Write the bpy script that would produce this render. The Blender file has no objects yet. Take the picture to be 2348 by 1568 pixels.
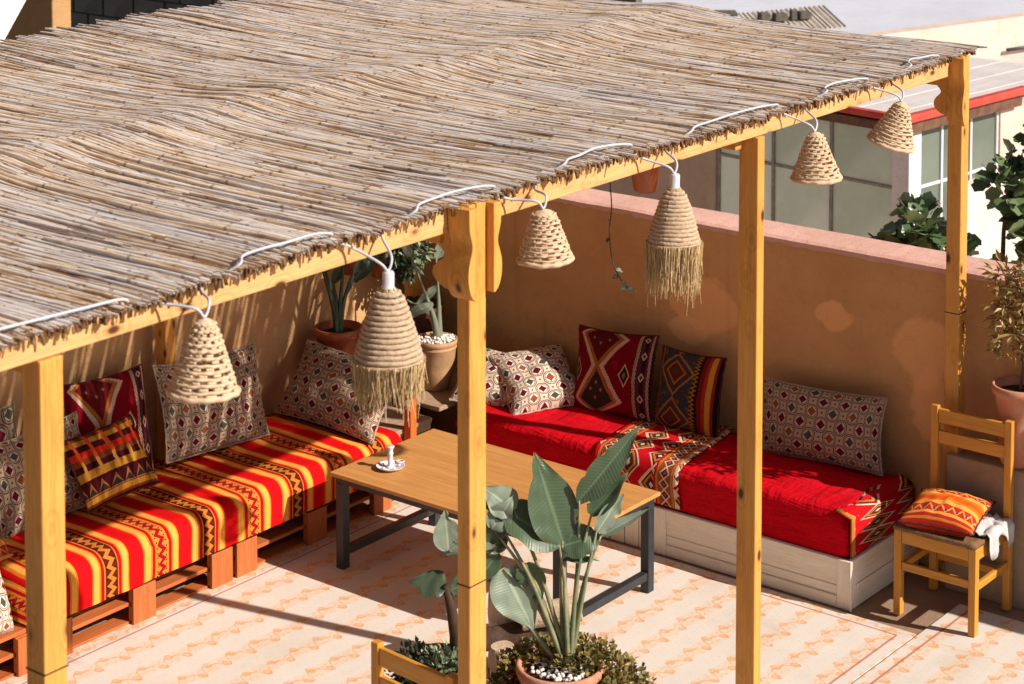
import bpy, math, random
import numpy as np
from mathutils import Vector, Matrix, noise
R = math.radians
random.seed(7); rng = np.random.default_rng(7)
S = bpy.context.scene
COL = S.collection

# ------------------------------------------------------------------ camera
cam = bpy.data.cameras.new('camera'); camo = bpy.data.objects.new('camera', cam); COL.objects.link(camo)
YAW, PITCH = 0.6659, 0.0683
fwd = Vector((math.cos(YAW)*math.cos(PITCH), math.sin(YAW)*math.cos(PITCH), -math.sin(PITCH)))
camo.location = (0, 0, 4.5)
camo.rotation_euler = fwd.to_track_quat('-Z', 'Y').to_euler()
cam.sensor_width = 36; cam.sensor_fit = 'HORIZONTAL'
cam.lens = 4902/2347*36
cam.shift_y = -(784+380)/2347
cam.dof.use_dof = True; cam.dof.focus_distance = 9.9; cam.dof.aperture_fstop = 5.0
cam.clip_end = 600; cam.clip_start = .1
S.camera = camo
# ------------------------------------------------------------------ sky and sun
LT = Vector((-.306, 1.42, -1.0)).normalized()           # the way the light travels
SUN_EL = math.asin(-LT.z); SUN_AZ = math.atan2(-LT.x, -LT.y)
w = bpy.data.worlds.new('World'); S.world = w; w.use_nodes = True
nt = w.node_tree; bg = nt.nodes['Background']
sky = nt.nodes.new('ShaderNodeTexSky'); sky.sky_type = 'NISHITA'; sky.sun_disc = False
sky.sun_elevation = SUN_EL; sky.sun_rotation = SUN_AZ; sky.dust_density = 1.2; sky.air_density = .6; sky.ozone_density = .3
nt.links.new(sky.outputs[0], bg.inputs[0]); bg.inputs[1].default_value = .062
sl = bpy.data.lights.new('sun', 'SUN'); sl.energy = 5.0; sl.angle = R(.5); sl.color = (1, .91, .82)
so = bpy.data.objects.new('sun', sl); COL.objects.link(so); so.rotation_euler = LT.to_track_quat('-Z', 'Y').to_euler()
S.view_settings.view_transform = 'Standard'; S.view_settings.look = 'None'
S.view_settings.exposure = .45; S.view_settings.gamma = 1
S.render.engine = 'CYCLES'

# ------------------------------------------------------------------ mesh helpers
class MB:
    """collects vertices, faces and uvs of ONE mesh"""
    def __init__(s): s.v = []; s.f = []; s.uv = []      # uv: per face list of (u,v)
    def add(s, vs, fs, uvs=None):
        o = len(s.v); s.v += [tuple(p) for p in vs]
        for i, f in enumerate(fs):
            s.f.append(tuple(o+k for k in f))
            s.uv.append(uvs[i] if uvs else [(0, 0)]*len(f))
        return s
    def box(s, a, b, M=None):
        x0, y0, z0 = a; x1, y1, z1 = b
        vs = [(x0,y0,z0),(x1,y0,z0),(x1,y1,z0),(x0,y1,z0),(x0,y0,z1),(x1,y0,z1),(x1,y1,z1),(x0,y1,z1)]
        if M is not None: vs = [M @ Vector(p) for p in vs]
        return s.add(vs, [(0,3,2,1),(4,5,6,7),(0,1,5,4),(1,2,6,5),(2,3,7,6),(3,0,4,7)])
    def tube(s, pts, rad, n=8, caps=True):
        pts = [Vector(p) for p in pts]
        if not hasattr(rad, '__len__'): rad = [rad]*len(pts)
        vs = []; prev = None
        for i, p in enumerate(pts):
            t = (pts[min(i+1, len(pts)-1)]-pts[max(i-1, 0)]).normalized()
            if prev is None:
                a = Vector((0,0,1)) if abs(t.z) < .9 else Vector((1,0,0)); x = t.cross(a).normalized()
            else:
                x = (prev - t*prev.dot(t)).normalized()
            prev = x; y = t.cross(x)
            for k in range(n):
                c = 2*math.pi*k/n; vs.append(p+(x*math.cos(c)+y*math.sin(c))*rad[i])
        fs = [(i*n+k, i*n+(k+1)%n, (i+1)*n+(k+1)%n, (i+1)*n+k) for i in range(len(pts)-1) for k in range(n)]
        if caps: fs += [tuple(range(n))[::-1], tuple((len(pts)-1)*n+k for k in range(n))]
        return s.add(vs, fs)
    def lathe(s, prof, n=24, c=(0,0,0), wob=0, seed=0):
        vs = []; m = len(prof)
        for k in range(n):
            a = 2*math.pi*k/n
            for r, z in prof:
                rr = r*(1+wob*noise.noise((math.cos(a)*2+seed, math.sin(a)*2, z*6)))
                vs.append((c[0]+rr*math.cos(a), c[1]+rr*math.sin(a), c[2]+z))
        fs = [(k*m+i, ((k+1)%n)*m+i, ((k+1)%n)*m+i+1, k*m+i+1) for k in range(n) for i in range(m-1)]
        return s.add(vs, fs)
    def grid(s, P, closed=False):
        """P: rows of points; returns quads, uv normalised"""
        m = len(P); n = len(P[0]); vs = [p for r in P for p in r]; fs = []; uv = []
        for i in range(m-1):
            for j in range(n-1):
                fs.append((i*n+j, i*n+j+1, (i+1)*n+j+1, (i+1)*n+j))
                g = lambda a, b: (b/(n-1), a/(m-1))
                uv.append([g(i,j), g(i,j+1), g(i+1,j+1), g(i+1,j)])
        return s.add(vs, fs, uv)
    def prism(s, poly, d0, d1, axes='xz'):
        """extrude a 2D polygon between d0 and d1 on the remaining axis"""
        def P(q, d):
            if axes == 'xz': return (q[0], d, q[1])
            if axes == 'yz': return (d, q[0], q[1])
            return (q[0], q[1], d)
        n = len(poly)
        vs = [P(q, d0) for q in poly]+[P(q, d1) for q in poly]
        fs = [tuple(range(n))[::-1], tuple(range(n, 2*n))]+[(i, (i+1)%n, n+(i+1)%n, n+i) for i in range(n)]
        return s.add(vs, fs)
    def mesh(s, name):
        me = bpy.data.meshes.new(name); me.from_pydata(s.v, [], s.f)
        u = me.uv_layers.new(name='UVMap')
        flat = np.array([c for f in s.uv for p in f for c in p], dtype=np.float32)
        if len(flat) == 2*len(u.data): u.data.foreach_set('uv', flat)
        me.update(); return me

def fixn(me):
    import bmesh
    b = bmesh.new(); b.from_mesh(me); bmesh.ops.recalc_face_normals(b, faces=b.faces); b.to_mesh(me); b.free()

def obj(name, mb, mat, parent=None, smooth=False, bevel=0, fix=True, loc=None):
    me = mb.mesh(name) if isinstance(mb, MB) else mb
    if isinstance(mb, MB) and fix: fixn(me)
    if mat is not None and not me.materials: me.materials.append(mat)
    if smooth:
        for p in me.polygons: p.use_smooth = True
    o = bpy.data.objects.new(name, me); COL.objects.link(o)
    if loc is not None: o.location = loc
    if parent is not None:
        o.parent = parent
        o.matrix_parent_inverse = Matrix.Translation(-Vector(parent.location)) if parent.type == 'EMPTY' else Matrix()
    if bevel:
        b = o.modifiers.new('bevel', 'BEVEL'); b.width = bevel; b.segments = 2; b.limit_method = 'ANGLE'
    return o

def tag(o, label=None, cat=None, group=None, kind=None):
    if label: o['label'] = label
    if cat: o['category'] = cat
    if group: o['group'] = group
    if kind: o['kind'] = kind
    return o

def thing(name, label, cat, loc=(0,0,0), group=None):
    o = bpy.data.objects.new(name, None); COL.objects.link(o); o.location = loc; o.empty_display_size = .1
    return tag(o, label, cat, group)

def BX(name, a, b, mat, parent=None, bevel=.004):
    """a box part whose origin sits at its own centre (so that object coordinates follow it)"""
    c = [(p+q)/2 for p, q in zip(a, b)]
    mb = MB().box([p-q for p, q in zip(a, c)], [p-q for p, q in zip(b, c)])
    o = obj(name, mb, mat, None, bevel=bevel, fix=False)
    o.location = c
    if parent is not None:
        o.parent = parent; o.matrix_parent_inverse = Matrix.Translation(-Vector(parent.location))
    return o

def tubes_np(strands, n=4):
    """many tubes in one mesh: strands = list of (points Nx3, radius)"""
    V = []; F = []; o = 0
    for P, r in strands:
        P = np.asarray(P, float); m = len(P)
        t = np.gradient(P, axis=0); t /= np.linalg.norm(t, axis=1)[:, None]+1e-9
        a = np.array([0, 0, 1.]) if abs(t[0, 2]) < .8 else np.array([1., 0, 0])
        x = np.cross(t, a); x /= np.linalg.norm(x, axis=1)[:, None]+1e-9; y = np.cross(t, x)
        ph = random.random()*6.28
        rr = np.broadcast_to(np.asarray(r, float), (m,))[:, None]
        ring = [P+(x*math.cos(ph+2*math.pi*k/n)+y*math.sin(ph+2*math.pi*k/n))*rr for k in range(n)]
        V.append(np.stack(ring, 1).reshape(-1, 3))
        i = np.arange(m-1)[:, None]*n; k = np.arange(n)[None]; k2 = (k+1) % n
        q = np.stack([i+k, i+k2, i+n+k2, i+n+k], -1).reshape(-1, 4)+o
        F.append(q); o += m*n
    V = np.concatenate(V); F = np.concatenate(F)
    me = bpy.data.meshes.new('strands')
    me.vertices.add(len(V)); me.vertices.foreach_set('co', V.astype(np.float32).ravel())
    me.loops.add(F.size); me.loops.foreach_set('vertex_index', F.astype(np.int32).ravel())
    me.polygons.add(len(F)); me.polygons.foreach_set('loop_start', np.arange(len(F), dtype=np.int32)*4)
    me.polygons.foreach_set('use_smooth', np.ones(len(F), dtype=bool))
    me.update(calc_edges=True); return me

# ------------------------------------------------------------------ node helpers
class X:
    """a socket (or number) with arithmetic"""
    def __init__(s, g, v): s.g = g; s.v = v
    def _b(s, op, o): return s.g.m(op, s, o)
    def __add__(s, o): return s._b('ADD', o)
    def __radd__(s, o): return s._b('ADD', o)
    def __sub__(s, o): return s._b('SUBTRACT', o)
    def __rsub__(s, o): return s.g.m('SUBTRACT', o, s)
    def __mul__(s, o): return s._b('MULTIPLY', o)
    def __rmul__(s, o): return s._b('MULTIPLY', o)
    def __truediv__(s, o): return s._b('DIVIDE', o)
    def __lt__(s, o): return s._b('LESS_THAN', o)
    def __gt__(s, o): return s._b('GREATER_THAN', o)
    def abs(s): return s.g.m('ABSOLUTE', s)
    def fl(s): return s.g.m('FLOOR', s)
    def fr(s): return s.g.m('FRACT', s)
    def sin(s): return s.g.m('SINE', s)
    def mod(s, o): return s.g.m('FLOORED_MODULO', s, o)
    def tri(s): return (s.fr()-.5).abs()*2          # 1..0..1
class G:
    def __init__(s, name):
        s.mat = bpy.data.materials.new(name); s.mat.use_nodes = True; s.nt = s.mat.node_tree
        s.p = s.nt.nodes['Principled BSDF']; s._c = {}
    def n(s, t): return s.nt.nodes.new(t)
    def ln(s, a, sock):
        if isinstance(a, X): a = a.v
        if isinstance(a, (int, float)): sock.default_value = a
        elif isinstance(a, tuple): sock.default_value = a if len(a) == 4 else (*a, 1)
        else: s.nt.links.new(a, sock)
    def m(s, op, *a):
        k = s.n('ShaderNodeMath'); k.operation = op
        for i, q in enumerate(a): s.ln(q, k.inputs[i])
        return X(s, k.outputs[0])
    def mx(s, a, b): return s.m('MAXIMUM', a, b)
    def mn(s, a, b): return s.m('MINIMUM', a, b)
    def coord(s, kind='Object'):
        if kind not in s._c:
            k = s.n('ShaderNodeTexCoord'); q = s.n('ShaderNodeSeparateXYZ'); s.nt.links.new(k.outputs[kind], q.inputs[0])
            s._c[kind] = (X(s, q.outputs[0]), X(s, q.outputs[1]), X(s, q.outputs[2]), k.outputs[kind])
        return s._c[kind]
    def vec(s, x, y, z):
        k = s.n('ShaderNodeCombineXYZ')
        for i, q in enumerate((x, y, z)): s.ln(q, k.inputs[i])
        return k.outputs[0]
    def noise(s, v, scale=5, detail=4, rough=.55, dist=0):
        k = s.n('ShaderNodeTexNoise'); s.nt.links.new(v, k.inputs['Vector'])
        k.inputs['Scale'].default_value = scale; k.inputs['Detail'].default_value = detail
        k.inputs['Roughness'].default_value = rough; k.inputs['Distortion'].default_value = dist
        return X(s, k.outputs[0])
    def mix(s, f, a, b):
        k = s.n('ShaderNodeMix'); k.data_type = 'RGBA'
        s.ln(f, k.inputs[0]); s.ln(a, k.inputs[6]); s.ln(b, k.inputs[7]); return k.outputs[2]
    def mul(s, f, a, b):
        k = s.n('ShaderNodeMix'); k.data_type = 'RGBA'; k.blend_type = 'MULTIPLY'
        s.ln(f, k.inputs[0]); s.ln(a, k.inputs[6]); s.ln(b, k.inputs[7]); return k.outputs[2]
    def ramp(s, f, stops, const=False):
        k = s.n('ShaderNodeValToRGB'); k.color_ramp.interpolation = 'CONSTANT' if const else 'LINEAR'
        e = k.color_ramp.elements
        while len(e) < len(stops): e.new(.5)
        for q, (p, c) in zip(e, stops): q.position = p; q.color = (*c, 1) if len(c) == 3 else c
        s.ln(f, k.inputs[0]); return k.outputs[0]
    def rnd(s):
        k = s.n('ShaderNodeNewGeometry'); return X(s, k.outputs['Random Per Island'])
    def orand(s):
        k = s.n('ShaderNodeObjectInfo'); return X(s, k.outputs['Random'])
    def sm(s, f, a, b):
        k = s.n('ShaderNodeMapRange'); k.interpolation_type = 'SMOOTHSTEP'; s.ln(f, k.inputs[0])
        k.inputs[1].default_value = a; k.inputs[2].default_value = b; return X(s, k.outputs[0])
    def out(s, col, rough=.8, bump=None, bstr=.3, bdist=.01, spec=.3, metal=0):
        s.ln(col, s.p.inputs['Base Color']); s.ln(rough, s.p.inputs['Roughness'])
        s.p.inputs['Specular IOR Level'].default_value = spec; s.p.inputs['Metallic'].default_value = metal
        if bump is not None:
            k = s.n('ShaderNodeBump'); s.ln(bump, k.inputs['Height']); k.inputs['Strength'].default_value = bstr
            k.inputs['Distance'].default_value = bdist; s.nt.links.new(k.outputs[0], s.p.inputs['Normal'])
        return s.mat

def m_wood(name, axis, c1, c2, knots=True, rough=.45, scale=1.0, dark=(.10,.035,.01)):
    g = G(name); x, y, z, v = g.coord('Object'); r = g.orand()*37
    a = {'X': (x*1.2+r, y*26+r, z*26), 'Y': (x*26+r, y*1.2+r, z*26), 'Z': (x*26+r, y*26+r, z*1.2)}[axis]
    n1 = g.noise(g.vec(*[q*scale for q in a]), 1.6, 5, .6, .6)
    n2 = g.noise(g.vec(*[q*(4*scale) for q in a]), 2.2, 3, .6)
    b = g.noise(g.vec(x+r, y, z), 2.3, 3)
    col = g.ramp(n1*.75+b*.25, [(.30, c1), (.62, c2)])
    col = g.mul((n2-.42)*.8, col, tuple(q*.5 for q in c1))
    if knots:
        k = g.n('ShaderNodeTexVoronoi'); q = {'X': (x*3.6+r, y*7, z*7), 'Y': (x*7+r, y*3.6, z*7), 'Z': (x*7+r, y*7, z*3.6)}[axis]
        g.nt.links.new(g.vec(*q), k.inputs['Vector']); k.inputs['Scale'].default_value = 1.5
        d = X(g, k.outputs['Distance']); col = g.mix(g.sm(d, .20, .08), col, dark)
        ring = ((d*40).sin()*.5+.5)*g.sm(d, .60, .25); col = g.mul(ring*.35, col, (.62,.45,.3))
    dirt = g.noise(g.vec(x*3+r, y*3, z*3), 3, 5, .7)
    col = g.mul(g.sm(dirt, .55, .75)*.15, col, (.45,.33,.22))
    return g.out(col, rough, n1+n2*.4, .25, .003)

def m_plain(name, c, rough=.7, var=.25, scale=8, bump=.15, spec=.3, metal=0, c2=None, bd=.005):
    g = G(name); x, y, z, v = g.coord('Object')
    n1 = g.noise(v, scale, 5, .6); n2 = g.noise(v, scale*6, 3, .6)
    c2 = c2 or tuple(q*(1-var) for q in c)
    col = g.mix(g.sm(n1, .35, .68), c, c2)
    col = g.mul((n2-.4)*.5, col, (.6,.58,.55))
    return g.out(col, rough, n2+n1, bump, bd, spec, metal)

def weave(g, u, v, k=900):
    return (u*k).sin()*(v*k).sin()

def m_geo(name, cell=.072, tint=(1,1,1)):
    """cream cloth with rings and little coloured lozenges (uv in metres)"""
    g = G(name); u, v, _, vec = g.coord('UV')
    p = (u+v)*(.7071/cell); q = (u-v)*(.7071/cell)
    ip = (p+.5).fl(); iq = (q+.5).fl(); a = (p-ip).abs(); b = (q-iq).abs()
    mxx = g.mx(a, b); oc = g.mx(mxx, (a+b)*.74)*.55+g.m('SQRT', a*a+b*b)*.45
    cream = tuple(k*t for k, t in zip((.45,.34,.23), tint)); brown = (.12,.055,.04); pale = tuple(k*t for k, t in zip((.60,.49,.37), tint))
    col = g.mix(oc < .40, cream, pale)
    col = g.mix(((oc-.44).abs()) < .034, col, brown)
    col = g.mix(((oc-.345).abs()) < .026, col, brown)
    alt = (ip-iq).mod(2); al2 = ip.mod(2)
    lo = g.mix(alt > .5, (.12,.006,.014), g.mix(al2 > .5, (.27,.075,.025), (.06,.072,.05)))
    col = g.mix(mxx < .215, col, brown)
    col = g.mix(mxx < .195, col, lo)
    c2 = ((a-.5).abs()+(b-.5).abs()); col = g.mix(c2 < .09, col, brown)
    n1 = g.noise(vec, 60, 3); col = g.mul(n1*.35, col, (.72,.66,.6))
    return g.out(col, .9, weave(g, u, v)*.4+n1, .25, .002, .1)

def lines(g, col, masks):
    for m, c in masks: col = g.mix(m, col, c)
    return col

def m_kilim_red(name):
    g = G(name); u, v, _, vec = g.coord('UV')
    base = (.20,.004,.012); cream = (.62,.45,.32); dark = (.018,.02,.022); och = (.42,.13,.02); navy = (.03,.01,.015)
    du = (u-.38).abs(); dv = (v-.56).abs(); st = ((v*42).fr()-.5)*.012
    hx = g.mn(dv*.62+.045, dv*-1.1+.62)+st          # half width of the two medallions
    hx = g.mn(hx, .285)
    ins = du < hx-.03
    col = g.mix(ins, base, g.mix(v > .56, (.035,.032,.03), (.13,.008,.012)))
    col = lines(g, col, [(((du-hx+.045).abs() < .022)*ins, och), ((du-hx).abs() < .024, cream)])
    for cu, cv, su, sv in ((.10,.5,.055,.10), (.665,.5,.055,.10)):
        d = (u-cu).abs()/su+(v-cv).abs()/sv
        col = lines(g, col, [(d < 1.15, cream), (d < .92, dark), (d < .35, och)])
    for cu, cv in ((.30,.86), (.46,.86), (.38,.80), (.38,.24), (.32,.33), (.44,.33), (.38,.40)):
        d = (u-cu).abs()/.03+(v-cv).abs()/.05
        col = lines(g, col, [(d < 1, (.10,.02,.015)), (d < .45, (.45,.2,.1))])
    for a, b, c in ((.78,.96,navy), (.805,.845,(.10,.02,.02)), (.90,.935,(.16,.01,.02))):
        col = g.mix((u > a)*(u < b), col, c)
    z = ((v*26+u*60).fr() < .5)
    col = lines(g, col, [(((u-.775).abs() < .02)*z, cream), (((u-.95).abs() < .018)*z, cream), (((u-.015).abs() < .010)*z, cream), ((u > .97), navy)])
    d = (u-.86).abs()/.04+((v*5).fr()-.5).abs()/.22
    col = lines(g, col, [((d < 1), cream), ((d < .6), (.12,.02,.03))])
    n1 = g.noise(vec, 40, 3); col = g.mul(n1*.5, col, (.6,.55,.5))
    return g.out(col, .95, weave(g, u, v, 500)*.4+n1, .3, .003, .08)

def m_kilim_blue(name):
    g = G(name); u, v, _, vec = g.coord('UV')
    base = (.045,.045,.055); och = (.36,.15,.025); red = (.20,.012,.01); dark = (.02,.008,.008)
    du = (u-.36).abs(); d = du/.24+((v*2+.1).fr()-.5).abs()/.48
    col = lines(g, base, [((d-.98).abs() < .07, och), (d < .70, (.13,.02,.012)), ((d-.55).abs() < .06, och), (d < .22, (.06,.05,.03))])
    fl = g.noise(vec, 16, 2); col = g.mix((fl > .60)*(d > 1.05), col, (.22,.08,.02))
    col = lines(g, col, [((u-.05).abs() < .05, red), ((u-.09).abs() < .012, och)])
    zz = ((v*22).tri()*.05+.60)
    col = lines(g, col, [((u > .60), dark), ((u-zz).abs() < .018, och), ((u > .69), red), ((u > .75), (.42,.03,.012)), ((u > .80), (.62,.27,.03)), ((u > .88), (.28,.02,.012)), ((u > .93), dark)])
    n1 = g.noise(vec, 40, 3); col = g.mul(n1*.5, col, (.6,.55,.5))
    return g.out(col, .95, weave(g, u, v, 500)*.4+n1, .3, .003, .08)

def m_plaid(name):
    g = G(name); u, v, _, vec = g.coord('UV')
    yel = (.58,.27,.035); mar = (.07,.008,.012); red = (.60,.025,.008); brn = (.20,.05,.015); tan = (.40,.17,.05)
    st = [(0, mar), (.05, brn), (.10, yel), (.19, mar), (.22, mar), (.40, yel), (.49, mar), (.56, brn), (.63, red), (.71, mar), (.80, yel), (.89, brn), (.96, mar)]
    col = g.ramp(v, st, True)
    tz = (u*7).tri(); m = (v > .20)*(v < .39)*((v-.20) < tz*.17)
    col = g.mix(m, col, tan)
    m2 = (v > .22)*(v < .34)*((v-.21) < tz*.10); col = g.mix(m2, col, (.05,.03,.03))
    k = (u*5.5+.3).fr(); col = g.mix((k < .22)*(v > .40), col, g.mix(v > .6, (.75,.34,.05), (.70,.10,.02)))
    col = g.mul((k > .6)*(k < .85)*.6, col, (.5,.4,.4))
    n1 = g.noise(vec, 50, 3); col = g.mul(n1*.4, col, (.6,.55,.5))
    return g.out(col, .95, weave(g, u, v, 500)*.3+n1, .3, .003, .08)

def m_orange(name):
    g = G(name); u, v, _, vec = g.coord('UV')
    och = (.80,.36,.07); red = (.50,.03,.015); org = (.80,.17,.015)
    st = [(0, red), (.05, (.66,.22,.04)), (.09, red), (.15, och), (.20, red), (.34, och), (.42, org), (.47, (.75,.10,.01)), (.56, org), (.61, och), (.68, red), (.80, och), (.86, org), (.94, red)]
    col = g.ramp(v, st, True)
    for lo, hi in ((.205,.335), (.685,.795)):
        t = (u*8).tri(); h = (v-lo)*(1/(hi-lo)); m = (v > lo)*(v < hi)
        col = g.mix(m*((h-t*.75-.12).abs() < .15), col, (.72,.33,.08))
        col = g.mix(m*(((u*8).fr()-.5).abs() < .10)*((h-.35).abs() < .16), col, (.09,.05,.09))
    n1 = g.noise(vec, 50, 3); col = g.mul(n1*.35, col, (.6,.55,.5))
    return g.out(col, .95, weave(g, u, v, 500)*.3+n1, .3, .003, .08)

def m_stripes(name):
    """striped blanket: uv in metres, u runs along the sofa, v across"""
    g = G(name); u, v, _, vec = g.coord('UV')
    uu = u+(g.noise(vec, 3, 2)-.5)*.03
    red = (.72,.006,.006); yel = (.88,.36,.065); org = (.66,.19,.02); drk = (.045,.006,.004); rd2 = (.40,.004,.006)
    per = .633; s = ((uu-6.884)*(1/per)+.5*.118).fr()
    def half(o, band):
        return [(o, band), (o+.118, org), (o+.128, rd2), (o+.160, org), (o+.172, yel), (o+.225, org), (o+.238, red), (o+.262, (.60,.004,.006)), (o+.350, red), (o+.378, org), (o+.392, yel), (o+.445, org), (o+.458, rd2), (o+.488, org)]
    col = g.ramp(s, half(0, (.62,.20,.03))+half(.5, (.10,.012,.006)), True)
    # zigzags on the two narrow bands
    c = ((s+.25).mod(.5)-.309); zz = ((v*(1/.047)).fr()-.5).abs()*.10-.025
    band = (c.abs() < .058)
    first = (s < .118)
    col = g.mix(band*((c-zz).abs() < .024), col, g.mix(first, (.52,.17,.025), (.30,.006,.008)))
    k = (((v*(1/.0235)).fr()-.5).abs() < .16)*((c.abs()-.044).abs() < .006); col = g.mix(k*band, col, drk)
    n1 = g.noise(vec, 45, 3); col = g.mul(n1*.3, col, (.65,.6,.55))
    n2 = g.noise(vec, 4, 3)
    return g.out(col, .92, n1*.4+n2*3+(v*700).sin()*.1, .3, .012, .08)

def m_redcover(name):
    """plain crimson cover with a worked strip of lozenges at its near end (uv in metres)"""
    g = G(name); u, v, _, vec = g.coord('UV')
    n2 = g.noise(vec, 7, 4); n1 = g.noise(vec, 60, 3)
    col = g.mix(n2, (.62,.004,.012), (.48,.003,.010))
    col = g.mul(n1*.3, col, (.7,.6,.6))
    fo = g.noise(g.vec(u*3, v*16, 2), 1.0, 4, .6, .8); fo2 = g.noise(g.vec(u*14, v*3, 9), 1.0, 3, .55, .6)
    fade = g.noise(vec, 2.5, 4); col = g.mix(g.sm(fade, .5, .8)*.25, col, (.58,.03,.04))
    return g.out(col, .95, n1*.4+n2*2+fo*4+fo2*3, .55, .012, .06)

def m_runner(name):
    g = G(name); u, v, _, vec = g.coord('UV')       # metres: u along the sofa, v across
    red = (.55,.008,.012); cream = (.72,.55,.40); och = (.50,.20,.04); dark = (.035,.035,.03)
    # broad field of lozenges with two edge bands
    a = ((u*(1/.15)).fr()-.5).abs(); b = ((v*(1/.17)+((u*(1/.15)).fl()).mod(2)*.5).fr()-.5).abs(); d = a*1.15+b
    col = lines(g, red, [((d-.50).abs() < .035, cream), (d < .44, (.12,.02,.015)), ((d-.32).abs() < .05, och), (d < .20, dark), (d < .10, cream)])
    big = ((u*(1/.15)).fl()+(v*(1/.17)).fl()).mod(3) < .5
    col = g.mix(big*(d < .60)*(d > .53), col, cream)
    for c0 in (.085, .455):
        e = (u-c0).abs(); p = ((v*(1/.055)).fr()-.5).abs()
        dd = e*(1/.028)+p*2
        band = lines(g, (.33,.07,.02), [((dd-1).abs() < .16, cream), (dd < .75, dark), (dd < .35, (.5,.06,.03))])
        col = g.mix(e < .04, col, band); col = g.mix((e-.045).abs() < .006, col, och); col = g.mix((e-.058).abs() < .006, col, red)
    hem = (u > .51); t = (v*(1/.06)).tri(); col = g.mix(hem*((u-.51) < t*.03), col, cream)
    n1 = g.noise(vec, 60, 3); col = g.mul(n1*.45, col, (.6,.5,.5))
    return g.out(col, .95, n1+weave(g, u, v, 500)*.3, .4, .004, .06)

def m_mat(name):
    """pale plastic-weave floor mat with rows of orange scrolls; object coordinates are metres"""
    g = G(name); x, y, z, vec = g.coord('Object')
    wob = (g.noise(vec, 2, 2)-.5)
    white = g.mix(g.noise(vec, 3, 4), (.69,.64,.575), (.60,.55,.485))
    wy = (g.noise(g.vec(x*6, y*6, 8), 1.0, 3)-.5); wx = (g.noise(g.vec(x*5, y*5, 21), 1.0, 3)-.5)
    r = (y-7.40)*(1/.207)+.5+wy*.28; row = r.fl(); ry = r.fr()-.5
    ph = x*(6.2832/.155)+row*2.1+wx*3.2
    n1 = g.noise(vec, 30, 3, .6)
    th = .012+n1*.040
    c1 = (ry-ph.sin()*.15-(ph*2+1).sin()*.07).abs() < th
    c2 = (ry+ph.sin()*.11+(ph*3+1).sin()*.05+.02).abs() < th*.7
    fx = ((x*(1/.155)+row*.334-.25).fr()-.5); f2x = ((x*(1/.155)+row*.334+.25).fr()-.5)
    d1 = g.m('SQRT', fx*fx*1.0+(ry+.13)*(ry+.13)); d2 = g.m('SQRT', f2x*f2x+(ry-.13)*(ry-.13)); dd = g.mn(d1, d2)
    pet = ((dd-.095).abs() < .018+n1*.03); dot = dd < .04+n1*.02
    keep = g.sm(g.noise(g.vec(x*17, y*17, 3), 1.0, 3), .20, .50)
    bandm = g.sm(ry.abs()+(n1-.5)*.10, .27, .17); bt = g.mix(bandm*.17, white, (.72,.44,.20))
    col = g.mix(c1*(keep*.5+.5)*.62, bt, (.66,.29,.08)); col = g.mix(c2*keep*.38, col, (.68,.34,.12))
    col = g.mix(pet*keep*.62, col, (.66,.31,.09)); col = g.mix(dot*keep*.5, col, (.64,.25,.06))
    sec = ((ry.abs()-.44).abs() < .022)*(((x*(1/.045)+row*.5).fr()-.5).abs() < .24); col = g.mix(sec*keep*.14, col, (.66,.36,.12))
    fil = g.noise(g.vec(x*60, y*60, 1), 1.0, 2); col = g.mix((fil > .56)*(ry.abs() < .20)*.30, col, (.70,.38,.15))
    for m in (((x-8.90).abs() < .006)*(y > 4.668)*(y < 7.537), ((y-7.537).abs() < .006)*(x < 8.9), ((y-4.668).abs() < .006)*(x < 8.9), ((y-4.52).abs() < .006)):
        col = g.mix(m*.8, col, (.42,.13,.09))
    edge = g.mx(g.mx((x > 8.905), (y > 7.545)), (y < 4.662)*(y > 4.515))
    edge = edge*(x < 8.97); ew = ((x+y)*62).sin()*.012
    col = g.mix(edge*(((x-8.936+ew).abs() < .006)+((y-7.572+ew).abs() < .006)+((y-4.592+ew).abs() < .006))*.5, col, (.66,.30,.10))
    dirt = g.noise(vec, 1.7, 5, .65); col = g.mul(g.sm(dirt, .45, .8)*.5, col, (.74,.64,.54))
    sp = g.noise(vec, 55, 4, .7); col = g.mul(g.sm(sp, .60, .75)*.35, col, (.72,.6,.48))
    n2 = g.noise(vec, 120, 2)
    return g.out(col, .75, (x*520).sin()*.3+(y*520).sin()*.3+n2*.5, .25, .002, .2)

def m_plaster(name, c1, c2, patches=(), rough=.9, pc=(.86,.47,.20)):
    g = G(name); x, y, z, vec = g.coord('Object')
    n1 = g.noise(vec, 1.6, 6, .65); n2 = g.noise(vec, 14, 5, .6); n3 = g.noise(vec, 90, 2)
    col = g.mix(g.sm(n1, .35, .7), c1, c2)
    col = g.mul(g.sm(n2, .5, .75)*.3, col, (.7,.66,.6))
    wx = (g.noise(g.vec(y*5, z*5, 1), 1, 4, .6)-.5)*.16
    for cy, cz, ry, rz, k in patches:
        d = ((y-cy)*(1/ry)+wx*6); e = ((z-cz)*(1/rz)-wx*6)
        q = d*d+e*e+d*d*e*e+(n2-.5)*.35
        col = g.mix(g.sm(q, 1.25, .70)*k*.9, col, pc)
    st = g.noise(g.vec(x*9, y*9, z*.7), 1.2, 4, .6); col = g.mul(g.sm(st, .56, .75)*.25, col, (.6,.5,.42))
    tw = g.noise(g.vec(x*3, y*3, z*9), 1.5, 4, .6, 1.2); hc = g.noise(g.vec(x*2.2, y*2.2, z*2.2), 1.6, 6, .55, 1.5)
    col = g.mul(((hc-.5).abs() < .003)*.18, col, (.5,.4,.3))
    return g.out(col, rough, n2+n3*.5+n1+tw*1.2, .45, .010, .15)

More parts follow.
